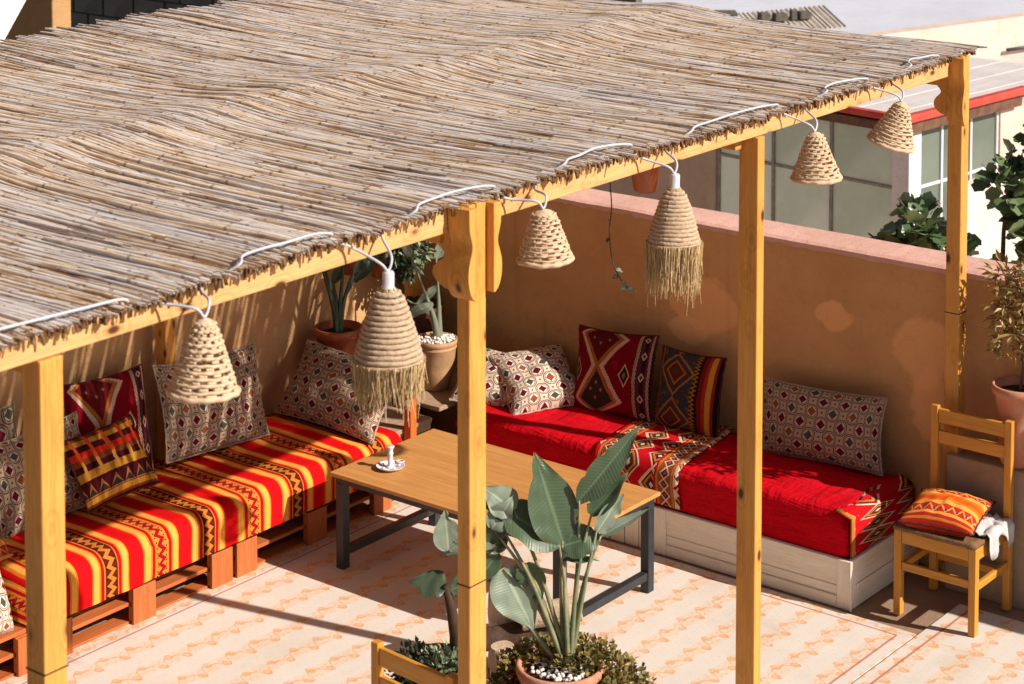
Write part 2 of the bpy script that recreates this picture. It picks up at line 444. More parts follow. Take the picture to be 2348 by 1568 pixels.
def m_reed(name):
    g = G(name); x, y, z, vec = g.coord('Object'); r = g.rnd()
    col = g.ramp(r, [(0, (.58,.50,.43)), (.16, (.75,.67,.60)), (.32, (.65,.58,.53)), (.46, (.79,.68,.56)), (.60, (.70,.52,.34)), (.72, (.66,.60,.55)), (.81, (.50,.31,.14)), (.88, (.38,.24,.13)), (.92, (.24,.15,.09)), (.95, (.66,.48,.29)), (1, (.62,.55,.49))])
    n6 = g.noise(g.vec(x*70, y*9, r*31), 1.0, 3, .6); col = g.mix(g.sm(n6, .50, .66)*.55, col, (.78,.72,.69)); col = g.mul(g.sm(n6, .46, .34)*.65, col, (.60,.44,.30))
    n1 = g.noise(g.vec(x*120, y*5, r*50), 1.0, 4, .65)
    col = g.mul(g.sm(n1, .50, .74)*.7, col, (.60,.44,.32))
    nd = ((y*(1.3+r*1.5)+r*19).fr() < .03); col = g.mul(nd*.75, col, (.40,.28,.2))
    n5 = g.noise(g.vec(x*90, y*24, r*9), 1.0, 2); col = g.mul(g.sm(n5, .66, .76)*.8, col, (.35,.25,.18))
    n2 = g.noise(g.vec(x*1.2, y*.9, 0), 1.3, 3); col = g.mix(g.sm(n2, .45, .75)*.3, col, (.60,.56,.54))
    n4 = g.noise(g.vec(x*28, y*2.2, 5), 1.0, 3); col = g.mul(g.sm(n4, .56, .72)*.6, col, (.62,.46,.34))
    return g.out(col, .55, n1, .2, .002, .35)

def m_leaf(name, c1, c2, rough=.4, vein=0, spec=.4):
    g = G(name); u, v, _, vec = g.coord('UV'); r = g.rnd()
    x, y, z, ov = g.coord('Object')
    n1 = g.noise(ov, 12, 4)
    col = g.mix(g.sm(r*.6+n1*.4, .2, .8), c1, c2)
    b = n1
    if vein:
        s = (v*vein+(u-.5).abs()*3.0).fr()
        col = g.mul((s < .18)*.10, col, (.6,.62,.55))
        col = g.mix(((u-.5).abs() < .035), col, tuple(min(1, q*1.35) for q in c2))
        b = (s*6.28).sin()*.22+n1
        ed = g.sm((u-.5).abs()+(n1-.5)*.5, .46, .56); col = g.mix(g.mx(ed*.7, g.sm(v+(n1-.5)*.3, .93, 1.0)), col, (.22,.15,.06))
    m = g.out(col, rough, b, .3, .004, spec)
    # leaves let some light through
    tr = g.n('ShaderNodeBsdfTranslucent'); g.ln(col, tr.inputs[0]); mixs = g.n('ShaderNodeMixShader'); mixs.inputs[0].default_value = .14
    o = [k for k in g.nt.nodes if k.type == 'OUTPUT_MATERIAL'][0]
    g.nt.links.new(g.p.outputs[0], mixs.inputs[1]); g.nt.links.new(tr.outputs[0], mixs.inputs[2]); g.nt.links.new(mixs.outputs[0], o.inputs[0])
    return m

def m_glass(name, a=(.42,.52,.43), b=(.70,.80,.71)):
    g = G(name); x, y, z, vec = g.coord('Object'); r = g.orand()
    n1 = g.noise(vec, 1.6, 4, .6); n2 = g.noise(vec, 9, 4, .7)
    col = g.mix(g.sm(n1*.7+r*.3, .3, .7), a, b)
    col = g.mix(g.sm(n2, .55, .85)*.25, col, (.22,.23,.20))
    return g.out(col, .4, n1, .03, .01, .4)

W_POST = {a: m_wood('pine_varnish_'+a, a, (.53,.24,.046), (.70,.345,.080)) for a in 'XYZ'}
W_BEAM = m_wood('pine_pale_X', 'X', (.60,.31,.115), (.74,.43,.18))
W_PALET = {a: m_wood('pallet_stain_'+a, a, (.36,.085,.022), (.50,.15,.04), False, .7) for a in 'XYZ'}
W_DECK = {a: m_wood('pallet_deck_'+a, a, (.30,.19,.12), (.44,.30,.20), False, .85) for a in 'XYZ'}
W_CHAIR = {a: m_wood('chair_wood_'+a, a, (.48,.20,.025), (.64,.30,.05), False, .4) for a in 'XYZ'}
W_TABLE = m_wood('table_top_wood', 'Y', (.47,.21,.06), (.60,.30,.095), False, .42, .6)
W_WHITE = {a: m_wood('old_white_paint_'+a, a, (.80,.70,.55), (.88,.80,.66), False, .6, 1, (.1,.06,.03)) for a in 'XYZ'}
W_RED = m_wood('red_stain_Z', 'Z', (.50,.09,.015), (.62,.15,.03), False, .5)
M_METAL = m_plain('black_iron', (.025,.03,.034), .45, .3, 20, .2, .5)
M_TERRA = m_plain('terracotta', (.50,.20,.115), .8, .25, 9, .3, .2, c2=(.56,.27,.17))
M_TERRA2 = m_plain('terracotta_glazed', (.38,.095,.035), .35, .35, 9, .2, .5)
M_BUFF = m_plain('buff_clay', (.50,.30,.15), .8, .2, 12, .25, .2)
M_DARKPOT = m_plain('dark_clay', (.11,.045,.022), .6, .4, 9, .2, .3)
M_SOIL = m_plain('soil', (.06,.04,.028), .95, .5, 40, .8, .1)
M_PEBBLE = m_plain('white_pebbles', (.76,.70,.66), .7, .12, 20, .2, .3)
M_CABLE = m_plain('white_cable', (.52,.52,.55), .5, .1, 20, .05, .4)
M_SOCK = m_plain('socket_grey', (.55,.54,.55), .45, .2, 20, .1, .4)
M_DARKCORD = m_plain('dark_cord', (.05,.05,.055), .5, .2, 20, .1, .4)
M_STRAW = m_plain('straw_weave', (.66,.50,.34), .85, .3, 60, .5, .1, c2=(.52,.36,.22), bd=.003)
M_ROPE = m_plain('rope_coil', (.60,.46,.32), .9, .3, 90, .8, .1, c2=(.46,.32,.20), bd=.004)
def m_strand(name, a, b, c):
    g = G(name); r = g.rnd(); col = g.ramp(r, [(0, a), (.5, b), (1, c)]); return g.out(col, .8, None, spec=.15)
M_FRINGE = m_strand('raffia_fringe', (.66,.50,.29), (.56,.40,.20), (.40,.26,.12))
M_CERAMIC = m_plain('white_ceramic', (.74,.73,.76), .3, .15, 30, .05, .5, c2=(.56,.55,.60))
M_CLOTHW = m_plain('white_cloth', (.56,.54,.53), .9, .15, 20, .3, .1)
M_SEAT = m_plain('worn_rush_seat', (.26,.15,.075), .9, .4, 40, .7, .1, c2=(.17,.09,.045))

# ------------------------------------------------------------------ the ground and the terrace
M_FLOOR = m_plaster('terrace_concrete', (.33,.22,.14), (.26,.17,.11))
gr = obj('ground', MB().box((-120,-120,-4.3),(160,160,-4.0)), m_plain('dry_earth', (.36,.28,.20), .95, .3, .5, .4), fix=False); tag(gr, kind='structure')
fl = obj('terrace_floor', MB().box((-1,1.2,-.25),(9.9,8.5,0)), M_FLOOR, fix=False); tag(fl, kind='structure')
M_SUB = m_plaster('house_plaster', (.50,.30,.16), (.42,.25,.13))
hb = obj('terrace_building', MB().box((-.8,1.4,-4.0),(9.86,8.45,-.25)), M_SUB, fix=False)
tag(hb, 'ochre plastered house carrying the roof terrace', 'house')

matA = MB().box((3.4,4.600,.002),(8.968,7.66,.008)); o = obj('floor_mat', matA, m_mat('scroll_mat'), fix=False)
tag(o, 'large pale floor mat with orange scrolls under the table', 'mat')
matB = MB().box((3.4,2.0,.003),(9.40,4.588,.0095)); o = obj('floor_mat', matB, bpy.data.materials['scroll_mat'], fix=False)
tag(o, 'second pale scroll mat under the front legs of the cane chair', 'mat')

# right hand wall with pink coping
XW, ZW = 9.75, 1.55
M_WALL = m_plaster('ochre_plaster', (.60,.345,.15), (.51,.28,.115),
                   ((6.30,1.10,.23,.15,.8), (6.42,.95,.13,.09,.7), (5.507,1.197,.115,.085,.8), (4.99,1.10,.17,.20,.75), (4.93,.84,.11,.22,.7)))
rw = thing('terrace_wall', 'ochre plastered wall with a pink top behind the red sofa', 'wall', (9.88, 5.5, 0))
o = obj('wall_face', MB().box((XW,2.0,-.25),(10.02,8.70,ZW)), M_WALL, rw, fix=False)
cp = MB(); ys = np.linspace(2.0, 8.70, 220); top = []
rowf = []; rowm = []; rowb = []; rowl = []
for y in ys:
    j = .004*noise.noise((0, y*3, 3))+.0012*noise.noise((0, y*17, 9)); d = .016+.014*noise.noise((4, y*9, 1))+.012*noise.noise((4, y*33, 1))
    rowl.append((XW-.006, y, ZW-max(.004, d))); rowf.append((XW-.007+j*.3, y, ZW+.010+j)); rowm.append((XW+.02, y, ZW+.020+j)); rowb.append((10.024, y, ZW+.018+j)); 
rowz = [(10.024, y, ZW-.03) for y in ys]
cp.grid([rowl, rowf, rowm, rowb, rowz])
o = obj('coping', cp, m_plaster('pink_plaster', (.66,.40,.33), (.58,.34,.27)), rw); tag(o, 'pale pink painted coping')
# left hand wall
lw = obj('terrace_wall', MB().box((3.2,8.42,-.25),(9.748,8.66,2.02)), m_plaster('ochre_plaster_left', (.58,.34,.16), (.50,.285,.13)), fix=False)
tag(lw, 'sun streaked ochre wall behind the striped sofa', 'wall')

# ------------------------------------------------------------------ pergola
pg = thing('pergola', 'timber pergola with honey coloured posts and a reed roof', 'pergola', (6.4,6.5,0))
YF = 4.785
BX('beam', (3.0,4.752,2.588),(9.66,4.812,2.690), W_BEAM, pg, .005)
# front posts (x centre, width x, width y, y centre, top)
for xc, wx, wy, yc, top in ((3.905,.085,.082,YF-.002,2.586), (5.766,.094,.058,4.712,2.688), (7.756,.056,.096,YF,2.586), (9.610,.078,.078,4.735,2.688)):
    BX('post', (xc-wx/2,yc-wy/2,0),(xc+wx/2,yc+wy/2,top), W_POST['Z'], pg, .005)
M_JOINT = m_plain('dark_joint_wood', (.10,.045,.015), .8, .3, 30)  # dark wood of the thin bands at the post joints
for xc, wx, wy, yc, zj in ((3.905,.085,.082,YF-.002,1.665), (5.766,.094,.058,4.712,1.311), (9.610,.078,.078,4.735,1.394)):
    BX('joint', (xc-wx/2-.0012,yc-wy/2-.0012,zj),(xc+wx/2+.0012,yc+wy/2+.0012,zj+.005), M_JOINT, pg, 0)
BX('beam', (3.0,8.27,2.60),(9.66,8.33,2.70), W_POST['X'], pg, .005)
for xc in (3.9,5.8,7.60,9.6): BX('post', (xc-.036,8.262,0),(xc+.036,8.338,2.598), W_POST['Z'], pg, .005)
for yc in (5.55, 6.45, 7.35): BX('purlin', (3.0,yc-.025,2.61),(9.62,yc+.025,2.672), W_POST['X'], pg, .004)
for xc in (3.905,5.745,7.70,9.60): BX('rafter', (xc-.03,4.814,2.53),(xc+.03,8.268,2.608), W_POST['Y'], pg, .004)
def corbel_profile(h=.32, d=.062):
    """ogee outline of a bracket: (out, up) from the post, top at z=0"""
    pts = [(0, 0)]
    for i in range(25):
        t = i/24; o = d*(.92-.40*math.exp(-((t-.42)/.13)**2)+.12*math.exp(-((t-.72)/.14)**2))
        if t > .78: o *= math.sqrt(max(0.02, 1-((t-.78)/.225)**2))
        pts.append((o, -t*h))
    pts.append((0, -h)); return pts
def bracket(px_, py_, dirx, diry, z, thick, h=.32, d=.062):
    pr = corbel_profile(h, d); mb = MB()
    if dirx: mb.prism([(px_+dirx*a, z+b) for a, b in pr], py_-thick/2, py_+thick/2, 'xz')
    else: mb.prism([(py_+diry*a, z+b) for a, b in pr], px_-thick/2, px_+thick/2, 'yz')
    return obj('bracket', mb, W_POST['Z'], pg, bevel=.003)
# middle post: brackets left, right and behind
bracket(5.718, 4.698, -1, 0, 2.684, .100, .33, .044); bracket(5.814, 4.698, 1, 0, 2.684, .100, .32, .046)
bracket(5.765, 4.743, 0, 1, 2.585, .075, .22, .115)
bracket(9.570, 4.720, -1, 0, 2.684, .090, .34, .036); bracket(9.605, 4.776, 0, 1, 2.585, .065, .20, .075)

# reed roof
def roofz(x, y):
    b = 2.700+.012*(y-4.7)
    b = b+.022*np.exp(-((y-6.45-.06*np.sin(x*2.1))/.20)**2)
    b = b-.015*np.sin(np.clip((y-4.85)/1.5, 0, 1)*np.pi)-.012*np.sin(np.clip((y-6.6)/1.65, 0, 1)*np.pi)
    return b+.008*np.sin(x*1.7+y*.8)+.005*np.sin(x*3.9-y*1.2+1)+.002*np.sin(x*11+y*2)
X0, X1 = 3.0, 9.765
M_REED = m_reed('weathered_reed')
roof = bpy.data.objects.new('reed_roof', None); COL.objects.link(roof); roof.location = (6.4,6.5,2.7); roof.parent = pg
roof.matrix_parent_inverse = Matrix.Translation(-Vector(pg.location))
roof['label'] = 'weathered grey and tan reed matting'
def reed(x, y0, y1, r, lift, skew):
    n = max(5, int((y1-y0)/.13)); y = np.linspace(y0, y1, n); ph = x*57.3
    xx = x+skew*(y-y0)+.0022*np.sin(y*4+ph)
    zz = roofz(xx, y)+lift+.003*np.sin(y*6+ph*1.7)
    rr = r*(1+.05*np.sin(y*9+ph))*np.where((np.arange(n) == 0) | (np.arange(n) == n-1), .75, 1)
    return np.stack([xx, y, zz], 1), rr
RP = Matrix.Translation(-Vector((6.4,6.5,2.7)))
singles = []; base = []; x = X0; kk = 0
while x < X1:
    r = rng.uniform(.0034,.0080); x += r*1.0
    for mat_ in (0, 1):
        xx = x+rng.normal(0,.003)
        if mat_ == 0: y0, y1, lift = 4.700-abs(rng.normal(0,.026)), rng.uniform(6.30,6.68), 0
        else: y0, y1, lift = rng.uniform(6.22,6.55), 8.50+rng.normal(0,.035), (.012 if rng.random() < .6 else .002)
        # many canes are broken once along the way
        if rng.random() < .85:
            c = rng.uniform(y0+.2, y1-.2); g_ = rng.uniform(-.01,.06); pcs = [(y0, c+g_), (c-g_+.01, y1)]
            if rng.random() < .5 and y1-c > .6: d = rng.uniform(c+.25, y1-.2); pcs = [pcs[0], (c-g_+.01, d+.03), (d-.02, y1)]
        else: pcs = [(y0, y1)]
        for q, (a_, b_) in enumerate(pcs): base.append(reed(xx+q*rng.normal(0,.006), a_, b_, r, lift+rng.uniform(0,.006), rng.normal(0,.006)))
    x += r*1.0+max(-.0015, rng.normal(.0010,.0022))
for k in range(2300):           # loose and broken canes of a second layer
    L = rng.choice([.35,.6,.9,1.3,1.8], p=[.2,.25,.25,.2,.1])*rng.uniform(.8,1.2); y0 = rng.uniform(4.75, 8.45-L*.9); y1 = min(y0+L, 8.53)
    if y0 < 4.95: y0 = 4.725-abs(rng.normal(0,.02))
    base.append(reed(rng.uniform(X0,X1), y0, y1, rng.uniform(.0032,.0072), rng.uniform(.006,.014), rng.normal(0,.016)))
o = obj('reed_layer', tubes_np(base, 6), M_REED, None); tag(o, kind='stuff'); o.parent = roof; o.matrix_parent_inverse = RP
# three hundred canes on top that stand out one by one
for k in range(300):
    L = rng.uniform(.6,1.9); y0 = rng.uniform(4.75, 8.45-L); xx = 3.6+5.95*((k+.5)/300)+rng.normal(0,.02)
    if y0 < 5.0: y0 = 4.72-abs(rng.normal(0,.02))
    P, r = reed(xx, y0, y0+L, rng.uniform(.0050,.0095), rng.uniform(.010,.018), rng.normal(0,.020))
    me_ = tubes_np([(P, r)], 6); o = obj('reed', me_, M_REED); o.parent = roof; o.matrix_parent_inverse = RP
# frayed ends over the front beam
ends = []
for k in range(900):
    x = rng.uniform(X0, X1); L = rng.uniform(.010,.032)*(.7+.7*abs(math.sin(x*9+math.sin(x*23)*2))); y0 = 4.728
    z0 = float(roofz(np.array(x), np.array(4.69)))+rng.uniform(-.012,.004)
    t = np.linspace(0, 1, 4)
    ends.append((np.stack([x+rng.normal(0,.006)*t, y0-L*rng.uniform(.05,.5)*t, z0-L*1.0*t**1.3], 1), rng.uniform(.003,.0075)))
o = obj('reed_ends', tubes_np(ends, 5), m_strand('reed_end_brown', (.16,.08,.03), (.10,.05,.02), (.26,.17,.09))); tag(o, kind='stuff'); o.parent = roof; o.matrix_parent_inverse = RP

# ------------------------------------------------------------------ cable and lampshades
YL = 4.625
# x, z of shade top, radius top, radius bottom, height, kind, tilt
LAMPS = [(4.392,2.595,.028,.103,.205,'weave',(0,.05)), (5.222,2.500,.035,.110,.225,'coil',(0,0)), (6.070,2.600,.040,.098,.165,'weave',(0,.04)),
         (6.920,2.520,.032,.100,.200,'coil',(0,-.03)), (8.010,2.565,.030,.104,.185,'weave',(.05,0)), (8.800,2.575,.030,.106,.185,'weave',(.10,.24))]
DESC = ['open weave straw lampshade hanging nearest the left post', 'coiled rope lampshade with a long raffia fringe left of the middle post',
        'squat open weave straw lampshade just right of the middle post', 'coiled rope lampshade with pale fringe in front of the long ochre wall',
        'open weave straw lampshade between the thin post and the corner post', 'tilted open weave straw lampshade beside the corner bracket']
cable = MB()
zc = lambda x: float(roofz(np.array(x), np.array(4.68)))+.022
pts = []
def drop(i): return LAMPS[i][0], LAMPS[i][1]+(.075 if LAMPS[i][5] == 'coil' else .02)
xs = [3.0]+[l[0] for l in LAMPS]+[9.6]
cab = []
cab += [(3.2,4.74,zc(3.2)+.008), (3.6,4.73,zc(3.6)+.008), (4.0,4.715,zc(4.0)+.006), (4.14,4.705,zc(4.14)+.004), (4.19,4.725,zc(4.19)-.030), (4.26,4.738,2.672)]
for i, l in enumerate(LAMPS):
    lx, lz = drop(i)
    cab += [(lx-.075,4.722,2.655), (lx-.028,YL+.01,lz+.030), (lx,YL,lz), (lx+.030,YL+.01,lz+.040), (lx+.080,4.722,2.660), (lx+.12,4.738,2.682)]
    nx = LAMPS[i+1][0] if i < 5 else 9.50
    a, b = lx+.20, nx-.20
    cab += [(a-.02,4.728,zc(a)-.028), (a+.015,4.690,zc(a)+.002)]
    for t in (.12,.35,.6,.85): xx = a+(b-a)*t; cab.append((xx, 4.700+.030*math.sin(math.pi*t)+.008*math.sin(i*5+t*6), zc(xx)+.012+.003*math.sin(t*9+i)))
    cab += [(b,4.692,zc(b)+.004), (b+.03,4.728,zc(b)-.028)]
def smooth_path(P, k=5):
    P = [Vector(p) for p in P]; out = []
    for i in range(len(P)-1):
        p0, p1, p2, p3 = P[max(i-1,0)], P[i], P[i+1], P[min(i+2,len(P)-1)]
        for j in range(k):
            t = j/k; out.append(.5*((2*p1)+(p2-p0)*t+(2*p0-5*p1+4*p2-p3)*t*t+(3*p1-p0-3*p2+p3)*t**3))
    out.append(P[-1]); return out
o = obj('light_cable', MB().tube(smooth_path(cab), .0050, 6), M_CABLE, smooth=True)
tag(o, 'white electric cable looped along the front edge of the reed roof', 'cable')
def lampshade(i):
    lx, lz, r0, r1, h, kind, tilt = LAMPS[i]
    t = thing('lampshade', DESC[i], 'lampshade', (0,0,0), 'straw lampshades along the front beam')
    mb = MB(); seed = i*3.1
    if kind == 'weave':
        nr = 11; ns = 12
        rad_ = lambda f: r0+(r1-r0)*f**.92
        for k in range(nr+1):
            f = k/nr; r = rad_(f); z = -h*f; P = []; wid = h/nr*.34 if k < nr else h/nr*.55
            for q in range(61):
                a = 2*math.pi*q/60; wv = .0022*math.sin(a*ns+k*math.pi)+.003*noise.noise((math.cos(a)*3, math.sin(a)*3, k*1.7+seed))
                P.append(((r+wv)*math.cos(a), (r+wv)*math.sin(a), z+.005*noise.noise((math.cos(a)*2, math.sin(a)*2, k*.6+seed))))
            mb.tube(P, wid*(.92+.2*random.random()), 6, False)
        obj('shade', mb, M_STRAW, t, smooth=True, fix=False)
        mb = MB()
        for k in range(nr):
            for q in range(ns):
                if random.random() < .05: continue
                a = 2*math.pi*(q+.5*(k%2)+random.uniform(-.06,.06))/ns; f = (k+.5)/nr; wd_ = 2*math.pi/ns*random.uniform(.50,.66); P = []
                for j in range(5): b_ = a+wd_*(j/4-.5); P.append((rad_(f)*math.cos(b_), rad_(f)*math.sin(b_), -h*f))
                mb.tube(P, h/nr*.30, 5)
        obj('weft', mb, M_STRAW, t, smooth=True, fix=False)
        mb = MB()
        mb.lathe([(.002,.018),(r0*.7,.012),(r0+.004,0),(r0+.003,-.02)], 18); obj('crown', mb, M_STRAW, t, smooth=True)
    else:
        nr = 13
        for k in range(nr+1):
            f = k/nr; r = r0+(r1-r0)*f**.75; z = -h*f; P = []
            for q in range(49):
                a = 2*math.pi*q/48; wv = .003*noise.noise((math.cos(a)*6, math.sin(a)*6, k*2.7+seed))
                P.append(((r+wv)*math.cos(a), (r+wv)*math.sin(a), z+.003*noise.noise((math.cos(a)*4, math.sin(a)*4, k*3+seed))))
            mb.tube(P, .0096, 6, False)
        obj('shade', mb, M_ROPE, t, smooth=True, fix=False)
        st = []
        for k in range(620):
            a = random.random()*6.283; L = random.uniform(.07,.155)*(1.35 if i == 3 else 1)*(1 if random.random() < .88 else 1.3); rr = r1+random.uniform(-.006,.010); n = 6
            da = random.gauss(0,.10); dr = random.uniform(-.34,.10)
            s = np.linspace(0,1,n); aa = a+da*s**1.3; R_ = rr*(1+dr*s**1.5)+.006*math.sin(k)*np.sin(s*5+k)
            st.append((np.stack([R_*np.cos(aa), R_*np.sin(aa), -h+.006-L*s+0*s], 1), np.linspace(.0021,.0009,n)))
        o = obj('fringe', tubes_np(st, 3), M_FRINGE, t); tag(o, kind='stuff')
        sc = MB().lathe([(.001,.074),(.016,.074),(.020,.068),(.020,.012),(.026,.008),(.030,-.004),(.012,-.006)], 18)
        obj('socket', sc, M_SOCK, t, smooth=True)
        tf = []
        for k in range(60):
            a = random.random()*6.28; s = np.linspace(0,1,4); tf.append((np.stack([(.022+.012*s)*np.cos(a+s*.3), (.022+.012*s)*np.sin(a+s*.3), .02-.03*s], 1), .0018))
        o = obj('tuft', tubes_np(tf, 3), M_FRINGE, t); tag(o, kind='stuff')
    t.location = (lx, YL-.002, lz); t.rotation_euler = (tilt[0], tilt[1], i*1.1)
    return t
for i in range(6): lampshade(i)
bpy.context.view_layer.update()

# ------------------------------------------------------------------ cushions
M_GEO = m_geo('ring_lozenge_cloth'); M_GEOB = m_geo('ring_lozenge_cloth_sunlit', .072, (1.48,1.58,1.75))  # second cloth is a sunlit copy: sunshine put into a lighter tint
M_KR = m_kilim_red('red_kilim'); M_KB = m_kilim_blue('slate_kilim'); M_PL = m_plaid('tartan_kilim'); M_OR = m_orange('orange_kilim')
M_PIPE = m_plain('beige_piping', (.46,.36,.28), .9, .3, 60); M_PIPED = m_plain('maroon_piping', (.10,.02,.02), .9, .3, 60)
def cushion(label, w, h, t, centre, face, lean, roll, mat, metres=True, seed=0, wr=1.0, squash=(0,0), group=None, fold=0):
    """a stuffed pillow: w by h, thickness t; face = horizontal direction of its front, lean back in degrees, roll in its own plane"""
    N = 26; f = Vector((face[0], face[1], 0)).normalized(); up = Vector((0,0,1)); L = R(lean)
    zax = f*math.cos(L)+up*math.sin(L); yax = up*math.cos(L)-f*math.sin(L); xax = yax.cross(zax)
    rr = R(roll); xa = xax*math.cos(rr)+yax*math.sin(rr); ya = yax*math.cos(rr)-xax*math.sin(rr); c = Vector(centre)
    mb = MB(); rings = {}
    for side in (1, -1):
        P = []
        for i in range(N+1):
            row = []
            for j in range(N+1):
                u = -1+2*j/N; v = -1+2*i/N
                # finer sampling near the seams
                u = math.sin(u*math.pi/2)*.55+u*.45; v = math.sin(v*math.pi/2)*.55+v*.45
                e = max(0, (1-abs(u)**2.6)*(1-abs(v)**2.6))**.46
                x = w/2*u*(1-.075*(1-v*v)); y = h/2*v*(1-.075*(1-u*u))
                # sagging: the stuffing sinks to the bottom
                th = t/2*e*(1.0-.18*v)
                nn = noise.noise((u*1.6+seed*3.3, v*1.6, side*1.3+seed)); n2 = noise.noise((u*4.5+seed, v*4.5+seed*2, side*2.0))
                rad = math.hypot(u, v)
                z = side*th*(1+.22*nn*wr)+side*e*.012*n2*wr
                # creases running in from the corners
                z += -side*.008*wr*e*max(0, math.cos(math.atan2(v, u)*4+math.pi))*rad**2*(.5+n2)
                x += squash[0]*v*abs(v)*w*.5; y += squash[1]*u*u*h*.5
                z += fold*u*u
                row.append(c+xa*x+ya*y+zax*z)
            P.append(row if side == 1 else row[::-1])
        b = len(mb.f); mb.grid(P)
        for k in range(b, len(mb.f)):
            nu = []
            for (uu, vv) in mb.uv[k]:
                if side == -1: uu = 1-uu
                nu.append((uu*w, vv*h) if metres else (uu, vv))
            mb.uv[k] = nu
    o = obj('cushion', mb, mat, smooth=True, fix=False)
    # a corded seam round the edge
    E_ = []
    for q in range(80):
        s = q/80*4; k = int(s); f2 = -1+2*(s-k)
        u, v = [(f2,-1),(1,f2),(-f2,1),(-1,-f2)][k]
        u2, v2 = u, v
        x = w/2*u2*(1-.075*(1-v2*v2)); y = h/2*v2*(1-.075*(1-u2*u2)); x += squash[0]*v*abs(v)*w*.5; y += squash[1]*u*u*h*.5
        E_.append(c+xa*x+ya*y+zax*(fold*u*u+.003*math.sin(q*2.3)))
    E_.append(E_[0])
    p = obj('piping', MB().tube(E_, .0055, 5, False), M_PIPE if metres else M_PIPED, smooth=True, fix=False); p.parent = o
    return tag(o, label, 'cushion', group)

# ------------------------------------------------------------------ left seat: pallets and striped mattress
def pallet(x0, x1, y0, y1, h, label):
    t = thing('pallet', label, 'pallet', ((x0+x1)/2,(y0+y1)/2,0), 'pallets under the sofas')
    n = 7; d = y1-y0
    for z0, z1, tp in ((.002,.020,'d'), (h*.46,h*.46+.020,'d'), (h-.020,h,'d')):
        for k in range(n):
            if z0 < .01 and k in (1,5): continue
            a = y0+d*k/n+.004; b = y0+d*(k+1)/n-.012
            BX('slat', (x0+random.uniform(0,.01),a,z0),(x1-random.uniform(0,.01),b,z1), W_DECK['X'] if k else W_PALET['X'], t, .003)
    for xa in (x0+.012, (x0+x1)/2-.07, x1-.152):
        for k, ya in enumerate((y0-.008, (y0+y1)/2-.05, y1-.12)):
            BX('block', (xa,ya,.0205),(xa+.14,ya+.10 if k else ya+.022,h*.46-.0005), W_PALET['Z'], t, .003)
            BX('block', (xa,ya,h*.46+.0205),(xa+.14,ya+.10 if k else ya+.022,h-.0205), W_PALET['Z'], t, .003)
        BX('face_board', (xa-.002,y0-.026,.003),(xa+.142,y0-.0085,h-.022), W_PALET['Z'], t, .003)
    return t
HP = .205
pallet(6.205,7.405,7.625,8.38,HP,'orange stained pallet under the middle of the striped sofa')
pallet(7.415,8.615,7.625,8.38,HP,'orange stained pallet under the far end of the striped sofa')
pallet(4.98,6.195,7.625,8.38,HP,'bare topped orange pallet beyond the left post')
def mattress(name, label, along, a0, a1, s0, s1, z0, z1, mat, rad=.06, seed=0, amp=1.0, over=.0, flip=1):
    """soft slab with draped cover. along='x': a = x, s = y (front at s0); along='y': a = y, s = x (front at s0)"""
    prof = []; bk = s1
    n = 9
    prof.append((bk, z0)); prof.append((bk, z1-.03))
    for i in range(1, 9): prof.append((bk+(s0-bk)*(.03+.85*i/8), z1))
    for i in range(n): a = math.pi/2*i/(n-1); prof.append((s0+rad*(1-math.sin(a)), z1-rad*(1-math.cos(a))))
    for i in range(1, 7): prof.append((s0, z1-rad-(z1-rad-z0)*i/6))
    # arc length
    ln = [0]
    for p, q in zip(prof, prof[1:]): ln.append(ln[-1]+math.dist(p, q))
    m = int((a1-a0)/.03); mb = MB(); P = []; UV = []
    for i in range(m+1):
        f = i/m; a = a0+(a1-a0)*f; row = []; ru = []
        endr = min(1, min(f, 1-f)*(a1-a0)/.05); er = 1-math.sqrt(max(0, 1-(1-endr)**2))
        for k, (s, z) in enumerate(prof):
            nn = noise.noise((a*1.4+seed, s*2.0, 1.1)); n2 = noise.noise((a*5+seed, s*4, z*4)); n3 = noise.noise((a*13+seed, z*2, 7))
            zz = z; ss = s
            top = z > z1-rad*.9
            if top: zz += amp*(.012*nn+.006*n2)-er*.045
            if k >= len(prof)-8:
                ss += -amp*(.010*nn+.008*n3)*(1 if k < len(prof)-1 else .6)+er*.02
                if k >= len(prof)-3: zz += amp*.006*n3
            row.append((a, ss, zz) if along == 'x' else (ss, a, zz)); ru.append((a, ln[k]))
        P.append(row); UV.append(ru)
    # close the ends
    nprof = len(prof)
    vs = [p for r in P for p in r]; fs = []; uv = []
    for i in range(m):
        for k in range(nprof-1):
            fs.append((i*nprof+k, i*nprof+k+1, (i+1)*nprof+k+1, (i+1)*nprof+k)); uv.append([UV[i][k], UV[i][k+1], UV[i+1][k+1], UV[i+1][k]])
    for i, sg in ((0, -1), (m, 1)):
        fs.append(tuple(i*nprof+k for k in range(nprof))); uv.append([(UV[i][k][0]+sg*(P[i][k][2]-z1), UV[i][k][1]) for k in range(nprof)])
    mb.add(vs, fs, uv)
    o = obj(name, mb, mat, smooth=True)
    return o
M_STR = m_stripes('striped_blanket'); M_REDC = m_redcover('crimson_cover')
o = mattress('mattress', '', 'x', 6.12, 8.685, 7.565, 8.40, .212, .430, M_STR, .075, 1.7, 1.2)
tag(o, 'mattress under a red and yellow striped blanket along the left wall', 'mattress')
cushion('large crimson kilim cushion leaning against the left wall', .56, .56, .15, (7.13,8.235,.715), (0,-1), 12, -3, M_KR, False, 1)
cushion('small tartan cushion lying against the crimson cushion on the striped sofa', .44, .37, .13, (6.93,7.985,.660), (-.12,-1), 34, 5, M_PL, False, 2, 1.3)
cushion('upright ring patterned cushion beside the large crimson cushion', .74, .50, .17, (7.80,8.16,.690), (0,-1), 16, -4, M_GEO, True, 3, 1.3, (0,.06))
